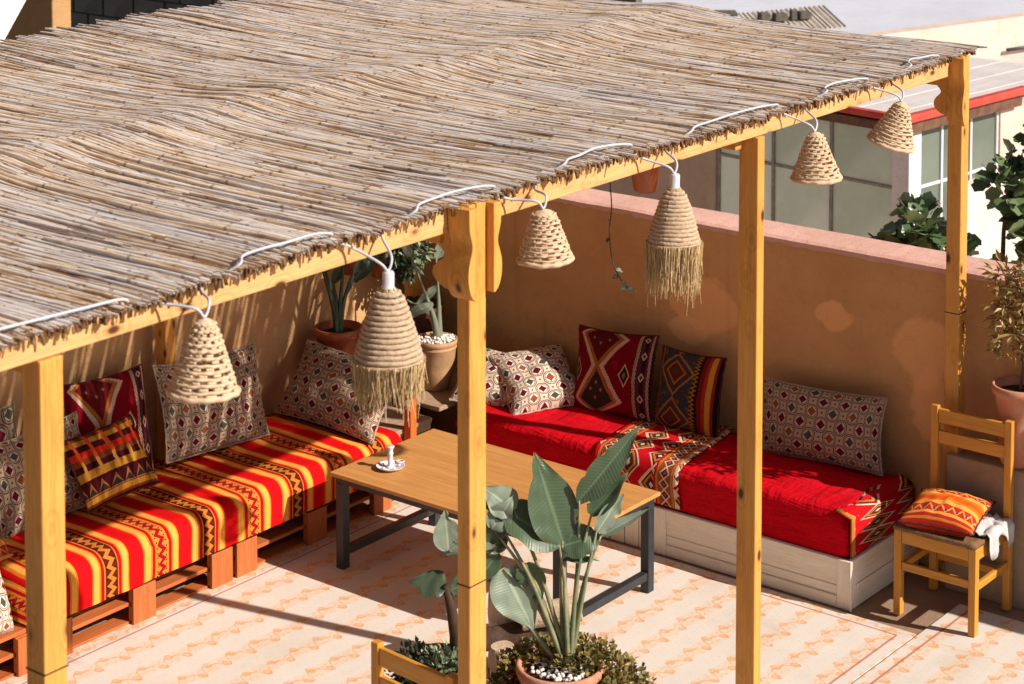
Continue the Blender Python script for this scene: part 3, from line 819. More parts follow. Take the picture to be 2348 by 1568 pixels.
cushion('ring patterned cushion slumped on the far end of the striped sofa', .72, .44, .19, (8.545,7.93,.615), (-1,-.06), 38, -3, M_GEO, True, 4, 1.4)
cushion('ring patterned cushion half hidden behind the left post', .58, .46, .15, (6.62,8.14,.650), (0,-1), 14, 2, M_GEO, True, 5, 1.2)
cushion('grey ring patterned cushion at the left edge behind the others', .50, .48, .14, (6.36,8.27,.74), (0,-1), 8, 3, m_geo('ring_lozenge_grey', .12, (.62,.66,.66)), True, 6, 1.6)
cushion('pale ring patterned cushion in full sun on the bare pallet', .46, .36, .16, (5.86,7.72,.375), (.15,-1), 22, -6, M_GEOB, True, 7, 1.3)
cushion('orange and yellow flowered cushion just left of the left post', .40, .34, .13, (6.06,7.98,.48), (0,-1), 52, 8, M_OR, False, 8, 1.2)

# ------------------------------------------------------------------ right seat: white panel base, red mattress
bs = thing('sofa_base', 'low white painted box base made of old panelled doors', 'sofa base', (9.37,6.3,0))
XB = 9.0; YB0 = 4.975; YB1 = 7.55; HB = .248
BX('core', (XB+.03,YB0+.03,.005),(9.72,YB1,HB-.03), W_WHITE['Y'], bs, .002)
def panel(y0, y1):
    BX('stile', (XB,y0,.004),(XB+.028,y0+.075,HB), W_WHITE['Z'], bs, .004)
    BX('stile', (XB,y1-.075,.004),(XB+.028,y1,HB), W_WHITE['Z'], bs, .004)
    BX('rail', (XB+.001,y0+.0755,.004),(XB+.028,y1-.0755,.062), W_WHITE['Y'], bs, .004)
    BX('rail', (XB+.001,y0+.0755,HB-.058),(XB+.028,y1-.0755,HB), W_WHITE['Y'], bs, .004)
    BX('door_panel', (XB+.013,y0+.0755,.0625),(XB+.028,y1-.0755,HB-.0585), W_WHITE['Y'], bs, .004)
    BX('moulding', (XB+.007,y0+.077,.098),(XB+.0125,y1-.077,.112), W_WHITE['Y'], bs, .003)
panel(YB0, 6.135); panel(6.42, YB1)
for k in range(3): BX('plank', (XB+.002+.003*(k%2),6.14+k*.0925,.004),(XB+.028,6.14+k*.0925+.087,HB-.004*(k%2)), W_WHITE['Z'], bs, .004)
BX('end_panel', (XB+.029,YB0,.004),(9.72,YB0+.028,HB), W_WHITE['X'], bs, .004)
BX('end_rail', (XB+.06,YB0-.010,.10),(9.70,YB0-.0005,.125), W_WHITE['X'], bs, .003)
BX('corner_strip', (XB-.005,YB0-.006,.002),(XB+.012,YB0-.0005,HB+.004), W_WHITE['Z'], bs, .002)
o = mattress('mattress', '', 'y', 5.01, 7.50, 9.025, 9.735, .252, .470, M_REDC, .06, 5.2, 1.5)
tag(o, 'mattress in a crimson red cover on the white painted base', 'mattress')
# kilim runner laid across the red mattress
def runner(label, y0, y1, xs, mat):
    mb = MB(); P = []; prof = xs; ln = [0]
    for p, q in zip(prof, prof[1:]): ln.append(ln[-1]+math.dist(p, q))
    m = 26; UV = []
    for i in range(m+1):
        a = y1+(y0-y1)*i/m; row = []; ru = []
        for k, (s, z) in enumerate(prof):
            nn = noise.noise((a*1.4+5.2, s*2.0, 1.1)); n2 = noise.noise((a*5+5.2, s*4, z*4)); n3 = noise.noise((a*13+5.2, z*2, 7))
            zz = z; ss = s
            if z > .44: zz += .9*(.012*nn+.006*n2)+.006+.006*noise.noise((a*18, s*11, 3))
            else: ss += -.9*(.010*nn+.008*n3)-.006-.004*noise.noise((a*17, z*11, 5))
            skew = (.5-ln[k])*.12+.02*noise.noise((s*5, z*6, a*2))
            row.append((ss, a+skew, zz)); ru.append((y1-a, ln[k]))
        P.append(row); UV.append(ru)
    n = len(prof); vs = [p for r in P for p in r]; fs = []; uv = []
    for i in range(m):
        for k in range(n-1):
            fs.append((i*n+k, i*n+k+1, (i+1)*n+k+1, (i+1)*n+k)); uv.append([UV[i][k], UV[i][k+1], UV[i+1][k+1], UV[i+1][k]])
    mb.add(vs, fs, uv); o = obj('runner', mb, mat, smooth=True)
    sd = o.modifiers.new('thickness', 'SOLIDIFY'); sd.thickness = .004; sd.offset = 1
    return tag(o, label, 'runner')
pr = [(9.70-i*.055, .470) for i in range(12)]+[(9.025+.06*(1-math.sin(a)), .47-.06*(1-math.cos(a))) for a in [math.pi/2*i/6 for i in range(7)]]+[(9.023, .41-.024*i) for i in range(1, 7)]
runner('red and cream kilim runner of lozenges laid over the crimson mattress', 6.02, 6.56, pr, m_runner('lozenge_runner'))
# worked strip hanging over the near end of the red mattress
mb = MB(); P = []
for i in range(15):
    x_ = 9.03+.64*i/14; row = []
    for k in range(9):
        z_ = .478-.028*k; y_ = 5.002-.006*abs(noise.noise((x_*9, z_*9, 2)))-.012*(k > 0)
        if k == 0: y_ += .05+.035*((i%4)/3.0 if (i//4)%2 else 1-(i%4)/3.0)
        row.append((x_, y_, z_))
    P.append(row)
mb.grid(P)
for k in range(len(mb.uv)): mb.uv[k] = [(.12+v_*.25, u_*.64+.0) for (u_, v_) in mb.uv[k]]
o = obj('hanging_trim', mb, bpy.data.materials['lozenge_runner'], smooth=True); sd = o.modifiers.new('thickness', 'SOLIDIFY'); sd.thickness = .003; sd.offset = 1
tag(o, 'lozenge patterned trim hanging down the near end of the red mattress', 'trim')
cushion('large crimson kilim cushion with cream zigzags on the red sofa', .54, .47, .15, (9.555,6.775,.685), (-1,0), 14, 4, M_KR, False, 11)
cushion('slate and ochre kilim cushion with yellow edge stripe on the red sofa', .41, .44, .15, (9.575,6.290,.670), (-1,0), 13, 1, M_KB, False, 12)
cushion('long ring patterned cushion at the near end of the red sofa', .75, .385, .16, (9.60,5.49,.655), (-1,0), 12, 3, M_GEO, True, 13, .8)
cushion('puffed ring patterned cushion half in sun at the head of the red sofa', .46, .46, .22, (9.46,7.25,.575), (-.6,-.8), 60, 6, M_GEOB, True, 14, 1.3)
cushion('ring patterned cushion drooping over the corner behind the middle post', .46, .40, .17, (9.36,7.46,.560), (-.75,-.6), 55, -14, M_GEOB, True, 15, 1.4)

# ------------------------------------------------------------------ low table and candlestick
tb = thing('low_table', 'low table with a plain wooden top on a black iron frame', 'table', (8.21,6.58,0))
TX0, TX1, TY0, TY1, TZ = 7.805, 8.625, 5.835, 7.315, .512
BX('tabletop', (TX0,TY0,TZ-.020),(TX1,TY1,TZ), W_TABLE, tb, .004)
BX('apron', (TX0+.022,TY0+.022,TZ-.055),(TX1-.022,TY0+.052,TZ-.0205), M_METAL, tb, .002); BX('apron', (TX0+.022,TY1-.052,TZ-.055),(TX1-.022,TY1-.022,TZ-.0205), M_METAL, tb, .002)
BX('apron', (TX0+.022,TY0+.0525,TZ-.055),(TX0+.052,TY1-.0525,TZ-.0205), M_METAL, tb, .002); BX('apron', (TX1-.052,TY0+.0525,TZ-.055),(TX1-.022,TY1-.0525,TZ-.0205), M_METAL, tb, .002)
for lx in (TX0+.022, TX1-.072):
    for ly in (TY0+.022, TY1-.072): BX('leg', (lx,ly,.009),(lx+.05,ly+.05,TZ-.0555), M_METAL, tb, .004)
for ly in (TY0+.022, TY1-.072): BX('stretcher', (TX0+.0725,ly+.005,.075),(TX1-.0725,ly+.045,.115), M_METAL, tb, .003)
cs = thing('candlestick', 'white chamber candlestick on a saucer standing on the low table', 'candlestick', (8.03,7.10,TZ+.001))
def L_(name, prof, mat, parent, c, n=24, wob=0, seed=0):
    o = obj(name, MB().lathe(prof, n, (0,0,0), wob, seed), mat, smooth=True); o.parent = parent; o.location = c; return o
L_('saucer', [(.0,.002),(.045,.001),(.060,.006),(.073,.016),(.075,.019),(.071,.018),(.058,.010),(.03,.007),(0,.007)], M_CERAMIC, cs, (0,0,0), 32)
L_('stem', [(.0,.006),(.024,.007),(.020,.014),(.013,.022),(.012,.035),(.016,.043),(.013,.052),(.012,.070),(.017,.080),(.013,.088),(.014,.104),(.022,.114),(.021,.118),(.0,.112)], M_CERAMIC, cs, (0,0,0), 20)
o = obj('handle', MB().tube([(math.cos(a)*.020+.075, math.sin(a)*.020, .016) for a in [2*math.pi*i/12 for i in range(13)]], .004, 6, False), M_CERAMIC, smooth=True, fix=False); o.parent = cs
for k in range(5):
    o = L_('ash_pebble', [(0,-.004),(.007,-.002),(.008,.001),(.005,.005),(0,.006)], M_PEBBLE, cs, (.045*math.cos(k*1.3+.4), .045*math.sin(k*1.3+.4), .014), 10)

# ------------------------------------------------------------------ chairs
def chair(name, label, M, parts=True):
    """wooden cane chair, faces local -x; origin under the seat centre"""
    t = thing(name, label, 'chair')
    C_ = W_CHAIR
    def b(n, a, c, m, bv=.004):
        o = BX(n, a, c, m, None, bv); o.parent = t; return o
    for sy in (-1, 1):
        y0 = sy*.197-.019; b('leg', (-.205,y0,0),(-.165,y0+.038,.425), C_['Z'])
        o = b('leg', (.165,y0,0),(.20,y0+.038,.94), C_['Z'])
        b('stretcher', (-.164,y0+.008,.21),(.164,y0+.030,.245), C_['X']); b('seat_rail', (-.164,y0+.006,.36),(.164,y0+.032,.425), C_['X'])
    b('stretcher', (-.196,-.177,.225),(-.174,.177,.265), C_['Y']); b('seat_rail', (-.200,-.177,.36),(-.172,.177,.425), C_['Y'])
    b('stretcher', (.172,-.177,.16),(.190,.177,.195), C_['Y']); b('seat_rail', (.170,-.177,.36),(.196,.177,.425), C_['Y'])
    b('back_rail', (.172,-.177,.855),(.194,.177,.925), C_['Y']); b('back_rail', (.172,-.177,.750),(.194,.177,.815), C_['Y'])
    s = MB(); P = []
    for i in range(13):
        row = []
        for j in range(13):
            u = -1+2*i/12; v = -1+2*j/12; row.append((-.215+.40*(i/12), v*.215, .447-.012*(1-u*u)*(1-v*v)+.004*noise.noise((u*5,v*5,2))))
        P.append(row)
    s.grid(P); o = obj('seat', s, M_SEAT, smooth=True); o.parent = t
    sd = o.modifiers.new('thickness', 'SOLIDIFY'); sd.thickness = .020; sd.offset = -1
    t.matrix_world = M; return t
chair('wooden_chair', 'yellow varnished wooden chair beside the red sofa', Matrix.Translation((9.30,4.575,.0105)))
chair('wooden_chair', 'wooden chair cut off by the bottom edge in front of the plants', Matrix.Translation((5.955,4.975,.009)) @ Matrix.Rotation(math.pi-.09, 4, 'Z'))
bpy.context.view_layer.update()
cushion('orange banded kilim cushion lying on the yellow chair', .37, .37, .13, (9.275,4.60,.510), (-1,-.1), 84, 3, M_OR, False, 21, 1.0)
cl = MB(); P = []
for i in range(21):
    row = []
    for j in range(21):
        u, v = i/20, j/20; y_ = 4.315+.19*v; z_ = .478+.022*noise.noise((u*4,v*4,7))+.012*noise.noise((u*11,v*11,2))
        if y_ < 4.352: z_ -= (4.352-y_)*(2.2+1.2*math.sin(u*9)); y_ = 4.338+.008*math.sin(u*17)-.010*noise.noise((u*6,v*3,5))
        row.append((9.20+.25*u+.03*noise.noise((v*4,u*3,1)), y_, z_))
    P.append(row)
o = obj('crumpled_cloth', cl.grid(P), M_CLOTHW, smooth=True); sd = o.modifiers.new('thickness', 'SOLIDIFY'); sd.thickness = .003
tag(o, 'crumpled white cloth on the corner of the yellow chair', 'cloth')

# ------------------------------------------------------------------ plants
M_BOP = m_leaf('banana_leaf', (.045,.080,.042), (.088,.130,.072), .38, 26, .35)
M_BOPL = m_leaf('banana_leaf_pale', (.15,.20,.14), (.25,.30,.22), .45, 26, .3)
M_STEMG = m_plain('green_stem', (.13,.17,.085), .5, .3, 12, .2, .3, c2=(.30,.26,.15))
M_STEMB = m_plain('dry_stem', (.06,.035,.02), .7, .4, 12, .3, .2)
M_SUCC = m_leaf('succulent', (.13,.14,.045), (.30,.19,.05), .45)
M_DKLEAF = m_leaf('dark_foliage', (.025,.045,.028), (.06,.09,.05), .4)
M_LTLEAF = m_leaf('grey_green_foliage', (.16,.22,.12), (.30,.36,.22), .45)
M_FIG = m_leaf('fig_leaf', (.075,.125,.05), (.24,.32,.15), .35)
M_SHRUB = m_leaf('dry_shrub_leaf', (.42,.23,.075), (.26,.22,.08), .5)
M_BARK = m_plain('bark', (.17,.11,.07), .9, .4, 20, .6, .1)
M_LOG = m_plain('pale_log', (.58,.46,.34), .9, .35, 14, .7, .1, c2=(.42,.31,.20))
M_FLOW = m_plain('red_petals', (.62,.03,.06), .6, .2, 20, .1)

def blade(mb, base, tip, width, nrm, droop=.0, fold=.25, n=18, tear=0, twist=0, seed=0):
    """paddle shaped leaf from base to tip, nrm = the way the upper side looks"""
    b = Vector(base); t = Vector(tip); ax = (t-b); L = ax.length; ax.normalize(); N_ = Vector(nrm); N_ = (N_-ax*N_.dot(ax)).normalized(); sd = ax.cross(N_)
    P = []; m = 8
    for i in range(n+1):
        f = i/n; wv = width/2*max(.0, math.sin(math.pi*min(1, (f*.97+.02))**.72))**.85
        if f > .6: wv *= 1-(f-.6)*.9
        c = b+ax*(L*f)-N_*(droop*L*f*f)+N_*.012*noise.noise((f*3, seed, 1))
        tw = twist*f; s2 = sd*math.cos(tw)+N_*math.sin(tw); n2 = N_*math.cos(tw)-sd*math.sin(tw)
        row = []
        for j in range(m+1):
            q = -1+2*j/m; sd_n = 1 if q > 0 else -1
            nk = noise.noise((f*7+seed*5, sd_n*3.3, seed)); e = wv*q*(1-(.55 if nk > .30 else .0)*min(1, max(0, nk-.30)*4)*abs(q))
            wob = .09*width*noise.noise((f*6+seed, q*2, seed*2))*abs(q)
            row.append(c+s2*e+n2*(fold*abs(e)+wob)+ax*(-.10*abs(e)))
        P.append(row)
    o = len(mb.v); mb.grid(P)
    if tear:
        keep = []
        # tears: drop a few narrow wedges of cells on one side
        pass
    return mb
def plant(label, name, parts, loc, cat='plant'):
    t = thing(name, label, cat, loc)
    return t
def leafcloud(centres, n, size, spread, aspect=.45, up=.3, seed=0, flat=True, lobes=0):
    rd = random.Random(seed); mb = MB()
    for k in range(n):
        c, rr = centres[k % len(centres)]
        d = Vector((rd.gauss(0,1), rd.gauss(0,1), rd.gauss(0,1))).normalized()*rr*rd.random()**.45
        d.z *= spread; p = Vector(c)+d
        ax = (d.normalized()*.8+Vector((rd.gauss(0,.5), rd.gauss(0,.5), rd.gauss(0,.4)+up))).normalized()
        N_ = Vector((rd.gauss(0,.6), rd.gauss(0,.6), 1)); sd = ax.cross(N_).normalized(); N_ = sd.cross(ax)
        s = size*rd.uniform(.6,1.3); wd = s*aspect
        if lobes:
            vs = [p]; out = [(-.06,.20),(.16,.50),(.40,.52),(.50,.40),(.74,.42),(.84,.24),(1.0,.0),(.84,-.24),(.74,-.42),(.50,-.40),(.40,-.52),(.16,-.50),(-.06,-.20)]
            for a, q in out: vs.append(p+ax*(s*a)+sd*(s*q*aspect*1.6)+N_*(s*.12*(abs(q)-a*a)))
            vs.append(p+ax*(s*.45)+N_*(-s*.04))
            m = len(vs)-1
            fs = [(m, i, i+1) for i in range(0, len(out))]+[(m, len(out), 0)]
            mb.add(vs, fs)
        else:
            q1 = p+ax*(s*.5)+sd*wd*.5+N_*s*.08; q2 = p+ax*s-N_*s*.05; q3 = p+ax*(s*.5)-sd*wd*.5+N_*s*.08; q0 = p+ax*(s*.5)
            mb.add([p,q1,q2,q3,q0], [(0,1,4),(1,2,4),(4,2,3),(0,4,3)], [[(.5,0),(1,.5),(.5,.5)],[(1,.5),(.5,1),(.5,.5)],[(.5,.5),(.5,1),(0,.5)],[(.5,0),(.5,.5),(0,.5)]])
    return mb
def pot(prof, loc, label, mat, name='flower_pot', n=32, soil=None, wob=.0):
    t = thing(name, label, 'pot', loc)
    o = obj('pot', MB().lathe(prof, n, (0,0,0), wob), mat, smooth=True); o.parent = t
    r = max(p[0] for p in prof)*.84; z = max(p[1] for p in prof)-.03 if soil is None else soil
    s = obj('soil', MB().lathe([(0,z+.010),(r*.5,z+.012),(r*.9,z),(r,z-.01)], 24, (0,0,0), .1), M_SOIL, smooth=True); s.parent = t
    return t
def pebbles(parent, r, z, n=60, size=.013, seed=1):
    rd = random.Random(seed); mb = MB()
    for k in range(n):
        a = rd.random()*6.28; q = r*math.sqrt(rd.random()); c = Vector((q*math.cos(a), q*math.sin(a), z+rd.uniform(0,.010))); s = size*rd.uniform(.7,1.2)
        M3 = Matrix.Rotation(rd.random()*3, 3, 'X') @ Matrix.Rotation(rd.random()*3, 3, 'Z')
        vs = []; 
        for i in range(5):
            ph = math.pi*(i/4)
            for j in range(6): th = 6.283*j/6; vs.append(c+M3 @ Vector((math.sin(ph)*math.cos(th)*s, math.sin(ph)*math.sin(th)*s*.75, math.cos(ph)*s*.55)))
        mb.add(vs, [(i*6+j, i*6+(j+1)%6, (i+1)*6+(j+1)%6, (i+1)*6+j) for i in range(4) for j in range(6)])
    o = obj('pebbles', mb, M_PEBBLE, smooth=True); o.parent = parent; tag(o, kind='stuff'); return o

# big strelitzia in front
PC = Vector((7.00,5.24,0)); SH = Vector((-.35,-.26,.150))       # SH: where the pots stand
big = [(.001,-.190),(.105,-.190),(.112,-.180),(.140,.20),(.162,.36),(.172,.365),(.178,.38),(.178,.405),(.168,.41),(.158,.405),(.150,.37),(.0,.36)]
t = pot(big, tuple(PC+SH+Vector((0,0,.050))), 'terracotta pot of the strelitzia at the bottom of the picture', M_TERRA, soil=.372)
pebbles(t, .12, .388, 90, .013, 3)
def at(p): return tuple(Vector(p)-PC)
bp = thing('strelitzia', 'tall strelitzia with broad grey green leaves in front of the table', 'plant', tuple(PC+SH))
def leafpart(parent, C0, mat, stem, **k):
    mb = MB(); blade(mb, *[tuple(Vector(q)-C0) for q in (k.pop('base'), k.pop('tip'))], k.pop('width'), k.pop('nrm'), **k)
    o = obj('leaf', mb, mat, smooth=True, fix=False); o.parent = parent
    if stem:
        P = smooth_path([tuple(Vector(q)-C0) for q in stem], 6); n = len(P)
        s = obj('leaf_stalk', MB().tube(P, [.0125-.0085*i/(n-1) for i in range(n)], 8), M_STEMG, smooth=True); s.parent = parent
CAMV = Vector((-.786,-.618,.25))
ST = lambda e: (7.03+random.uniform(-.02,.02), 5.225+random.uniform(-.02,.02), .40)
LV = [ # base, tip, width, normal, droop, fold, mat
 ((7.040,5.255,.935),(6.985,5.357,1.300),.21,(-.55,-.80,.25),.02,.16,M_BOP),
 ((7.085,5.215,1.10),(7.255,5.030,1.405),.12,(-.25,-.75,.55),.03,.30,M_BOP),
 ((7.110,5.170,1.05),(7.210,5.065,1.220),.10,(-.9,-.1,.3),.03,.35,M_BOP),
 ((7.030,5.262,.935),(6.847,5.515,1.125),.185,(-.5,-.35,.8),.10,.15,M_BOP),
 ((7.032,5.258,.925),(7.150,5.115,.975),.135,(-.6,-.6,.5),.05,.20,M_BOP),
 ((7.120,5.150,.985),(7.200,5.075,1.135),.10,(-.3,-.9,.2),.0,.3,M_BOPL),
 ((7.130,5.140,.96),(7.260,4.985,1.075),.05,(-.3,-.6,.8),.0,.5,M_BOPL),
 ((6.885,5.440,.835),(6.945,5.335,.590),.20,(-.65,-.70,.45),-.05,.15,M_BOPL),
 ((6.935,5.365,.86),(6.985,5.320,.700),.12,(-.75,-.2,.5),-.05,.25,M_BOP),
 ((6.897,5.436,.985),(6.726,5.645,.900),.125,(-.4,-.5,.8),.10,.25,M_BOPL),
 ((6.755,5.615,.905),(6.750,5.630,1.075),.115,(-.7,-.7,.2),.0,.20,M_BOPL),
 ((6.925,5.413,1.065),(6.850,5.512,1.165),.135,(-.5,-.8,.4),.12,.10,M_BOPL),
 ((7.035,5.248,.872),(7.125,5.135,.868),.035,(-.5,-.5,.8),.05,.4,M_BOP),
 ((6.860,5.455,.99),(6.800,5.53,.84),.09,(-.8,-.3,.4),-.05,.3,M_BOP),
 ((6.900,5.430,.93),(6.790,5.56,.965),.10,(-.5,-.6,.6),.25,.2,M_BOP),
 ((6.850,5.470,1.00),(6.900,5.40,1.13),.10,(-.7,-.6,.3),.15,.2,M_BOPL),
 ((6.870,5.450,.90),(6.800,5.52,.775),.085,(-.7,-.6,.3),-.10,.3,M_BOP)]
for k, (b, tp, wd, nr, dr, fo, mt) in enumerate(LV):
    B = Vector(b); s0 = Vector(ST(k)); mid = s0.lerp(B, .55)+Vector((.012*math.sin(k*2), .012*math.cos(k*3), .05))
    leafpart(bp, PC, mt, [s0, mid, B+(Vector(tp)-B)*.02] if k < 14 else None, base=b, tip=tp, width=wd, nrm=nr, droop=dr, fold=fo, seed=k*1.3)
mb = leafcloud([((.06,-.02,.455),.11), ((.11,-.07,.46),.12), ((.14,-.17,.41),.12), ((.04,.13,.45),.10), ((.15,.02,.44),.11), ((-.03,.18,.42),.09), ((.03,-.22,.38),.10), ((-.08,.20,.36),.07), ((.16,-.24,.36),.10)], 4200, .023, .55, .95, .5, 5)
o = obj('ground_cover', mb, M_SUCC); o.location = tuple(PC+SH); tag(o, 'low succulent with coppery leaves spilling over the strelitzia pot', 'plant', kind='stuff')
for k, (a, b, c) in enumerate(((7.10,5.02,.40), (6.78,5.33,.32), (7.15,5.19,.47), (6.89,5.40,.40), (6.86,5.36,.36))):
    mb = MB()
    for q in range(7):
        an = q*.9; mb.add([(0,0,0), (.012*math.cos(an),.012*math.sin(an),.008), (.013*math.cos(an+.8),.013*math.sin(an+.8),.010)], [(0,1,2)])
    o = obj('red_flower', mb, M_FLOW); o.location = tuple(Vector((a, b, c))+SH)
    tag(o, ['largest pink red blossom at the right of the succulent', 'red blossom low beside the dark pot', 'small red blossom behind the strelitzia stalks', 'small red blossom at the left rim of the succulent', 'tiny red blossom over the left rim of the terracotta pot'][k], 'flower', 'blossoms of the succulent')

# dark planter left of the middle post
DC = Vector((6.365,5.377,.165))
t = pot([(.001,-.165),(.10,-.165),(.115,.0),(.135,.40),(.150,.415),(.150,.44),(.138,.44),(.13,.40),(0,.39)], tuple(DC+Vector((0,0,.0095))), 'wide dark clay pot to the left of the middle post', M_DARKPOT, soil=.402)
for k in range(4):
    mb = MB().lathe([(0,-.016),(.02,-.010),(.026,.0),(.018,.014),(0,.017)], 12, (0,0,0), .35, k*3)
    o = obj('stone', mb, M_LOG, smooth=True); o.parent = t; o.location = (.05*math.cos(k*1.4)+.07, .05*math.sin(k*1.4)+.02, .425)
dk = thing('dark_creeper', 'dark small leaved creeper filling the wide clay pot', 'plant', tuple(DC))
o = obj('foliage', leafcloud([((-.06,.07,.42),.11), ((-.10,-.02,.38),.11), ((-.02,.13,.38),.10), ((-.12,.04,.26),.11), ((-.08,-.08,.32),.11)], 1300, .034, .8, .6, .2, 8), M_DKLEAF); o.parent = dk
o = obj('foliage', leafcloud([((-.03,-.05,.46),.075), ((.03,-.09,.46),.06)], 320, .032, .8, .6, .4, 9), M_LTLEAF); o.parent = dk; tag(o, 'pale grey green shoots')
st = thing('banana_plant', 'young banana plant with one dark leaf left of the middle post', 'plant', tuple(DC))
o = obj('stalk', MB().tube([(.05,-.06,.40),(.04,-.06,.55),(.02,-.05,.68),(.01,-.03,.76)], [.030,.026,.020,.014], 10), M_STEMB, smooth=True); o.parent = st
mb = MB(); blade(mb, (.01,-.03,.75), (-.06,.10,.78), .14, (-.3,-.5,.9), .15, .1, seed=3); o = obj('leaf', mb, M_DKLEAF, smooth=True, fix=False); o.parent = st
mb = MB(); blade(mb, (.02,-.05,.74), (.10,-.14,.80), .08, (-.5,-.6,.6), .15, .1, seed=5); o = obj('leaf', mb, M_BOP, smooth=True, fix=False); o.parent = st

# stack of short logs between the two pots
def log(a, b, r, label, seed, bark=M_LOG):
    A, B = Vector(a), Vector(b); P = [A.lerp(B, f) for f in (0,.02,.25,.5,.75,.98,1)]; mb = MB()
    mb.tube(P, [r*.93, r, r*(1+.05*math.sin(seed)), r*.98, r*1.03, r, r*.93], 16)
    me = mb.mesh('log'); 
    for v in me.vertices: n_ = noise.noise((v.co.x*30+seed, v.co.y*30, v.co.z*30)); v.co += (v.co-(A+B)/2).normalized()*n_*r*.06
    fixn(me); o = obj('log', me, bark, smooth=False); o.data.materials.clear(); o.data.materials.append(bark)
    return tag(o, label, 'log', 'short logs stacked between the pots')
LOGB = m_plain('dark_log', (.10,.06,.04), .95, .4, 16, .8, .1)
log((7.42,5.83,.009), (7.42,5.83,.42), .105, 'broad upright log with a pale top behind the log pile', 1)
log((6.90,5.47,.009), (6.90,5.47,.45), .055, 'slim upright grey log standing in front of the pile', 2)
log((7.20,5.84,.26), (7.46,5.62,.30), .050, 'dark barked log lying across the pile', 3, LOGB)
log((7.22,5.80,.06), (7.44,5.55,.08), .075, 'lowest log of the pile', 7, LOGB)
log((7.32,5.70,.36), (7.50,5.50,.40), .055, 'upper pale log lying slanted on the pile', 4)
log((7.26,5.60,.22), (7.44,5.36,.28), .060, 'lower pale log beside the strelitzia pot', 5)
log((7.10,5.50,.10), (7.28,5.32,.32), .050, 'split log leaning by the strelitzia stalks', 6)

# corner stand and its pots
sd_ = thing('corner_stand', 'rough wooden stand with one red post in the corner between the sofas', 'stand', (9.2,8.0,0))
BX('top_board', (8.72,8.02,.425),(9.70,8.18,.45), W_DECK['X'], sd_, .004); BX('top_board', (8.72,8.19,.425),(9.70,8.36,.45), W_DECK['X'], sd_, .004)
BX('top_board', (9.035,7.62,.425),(9.30,8.01,.45), W_DECK['Y'], sd_, .004); BX('top_board', (9.31,7.62,.425),(9.70,8.01,.45), W_DECK['Y'], sd_, .004)
BX('shelf', (8.70,7.66,.365),(9.02,8.01,.39), W_DECK['X'], sd_, .004)
BX('shelf_rail', (8.70,7.67,.32),(9.02,7.695,.3645), W_DECK['X'], sd_, .004)
BX('red_post', (8.772,7.605,0),(8.824,7.657,.60), W_RED, sd_, .004)
for a, b in ((8.73,8.30), (9.64,8.30), (9.64,7.63), (8.73,7.78)): BX('leg', (a,b,0),(a+.05,b+.05,.424 if b > 8 or a > 9 else .2695), W_PALET['Z'], sd_, .004)
PP = (9.29,7.86,.451)
t = pot([(.001,0),(.075,0),(.080,.008),(.105,.12),(.118,.235),(.122,.24),(.124,.246),(.119,.252),(.122,.262),(.128,.268),(.128,.290),(.120,.293),(.112,.27),(0,.262)], PP, 'tapered buff clay pot topped with white pebbles in the corner', M_BUFF, soil=.268)
pebbles(t, .108, .285, 130, .012, 7)
sp = thing('pale_stalk_plant', 'plant with two long pale green stalks in the pebble topped pot', 'plant', PP)
for k, (pth, lf) in enumerate((([(.02,.0,.27),(.0,.02,.42),(-.06,.06,.62),(-.11,.09,.78)], ((-.11,.09,.78),(-.16,.14,.90),.05)), ([(.04,.01,.27),(.05,.02,.5),(.04,.03,.75)], ((.04,.03,.74),(.12,-.02,.92),.07)))):
    P = smooth_path(pth, 6); n = len(P)
    o = obj('leaf_stalk', MB().tube(P, [.026-.019*min(1, i/(n*.6)) for i in range(n)], 8), M_BOPL, smooth=True); o.parent = sp
    mb = MB(); blade(mb, lf[0], lf[1], lf[2], (-.5,-.6,.5), .1, .2, seed=k); o = obj('leaf', mb, M_BOPL, smooth=True, fix=False); o.parent = sp
for a, b, wd in (((-.02,.0,.50),(-.20,.10,.44),.075), ((.10,-.05,.55),(.26,-.22,.42),.06), ((.12,-.06,.72),(.28,-.20,.72),.05)):
    mb = MB(); blade(mb, a, b, wd, (-.3,-.4,.9), .2, .15, seed=wd*50); o = obj('leaf', mb, M_BOPL if wd > .06 else M_DKLEAF, smooth=True, fix=False); o.parent = sp
PD = (8.82,8.19,.451)
pot([(.001,0),(.10,0),(.112,.20),(.125,.36),(.138,.365),(.140,.39),(.140,.41),(.128,.412),(.12,.37),(0,.36)], PD, 'dark glazed terracotta pot behind the slumped cushion', M_TERRA2, soil=.372)
pl = thing('dark_palm', 'dark stalked palm like plant in the glazed pot', 'plant', PD)
for k, (dx, dy, h) in enumerate(((-.14,.0,.80), (-.07,.03,.74), (.05,.0,.78), (.10,-.03,.72), (.01,.05,.66), (.16,.02,.64))):
    P = smooth_path([(dx*.1,dy*.1,.37),(dx*.35,dy*.4,.55),(dx,dy,h)], 6)
    o = obj('leaf_stalk', MB().tube(P, [.017-.010*i/(len(P)-1) for i in range(len(P))], 7), M_DKLEAF, smooth=True); o.parent = pl
    mb = MB(); blade(mb, (dx,dy,h-.01), (dx*1.8+.03,dy-.08,h+.16), .06, (-.4,-.6,.5), .3, .2, seed=k); o = obj('leaf', mb, M_DKLEAF, smooth=True, fix=False); o.parent = pl
PB = (9.46,8.16,.451)
pot([(.001,0),(.12,0),(.14,.20),(.155,.36),(.165,.37),(.165,.40),(.15,.40),(.14,.36),(0,.35)], PB, 'deep dark planter at the back of the corner stand', M_DARKPOT, soil=.365)
o = thing('broad_leaf_plant', 'pale broad leaves drooping from the deep dark planter', 'plant', PB)
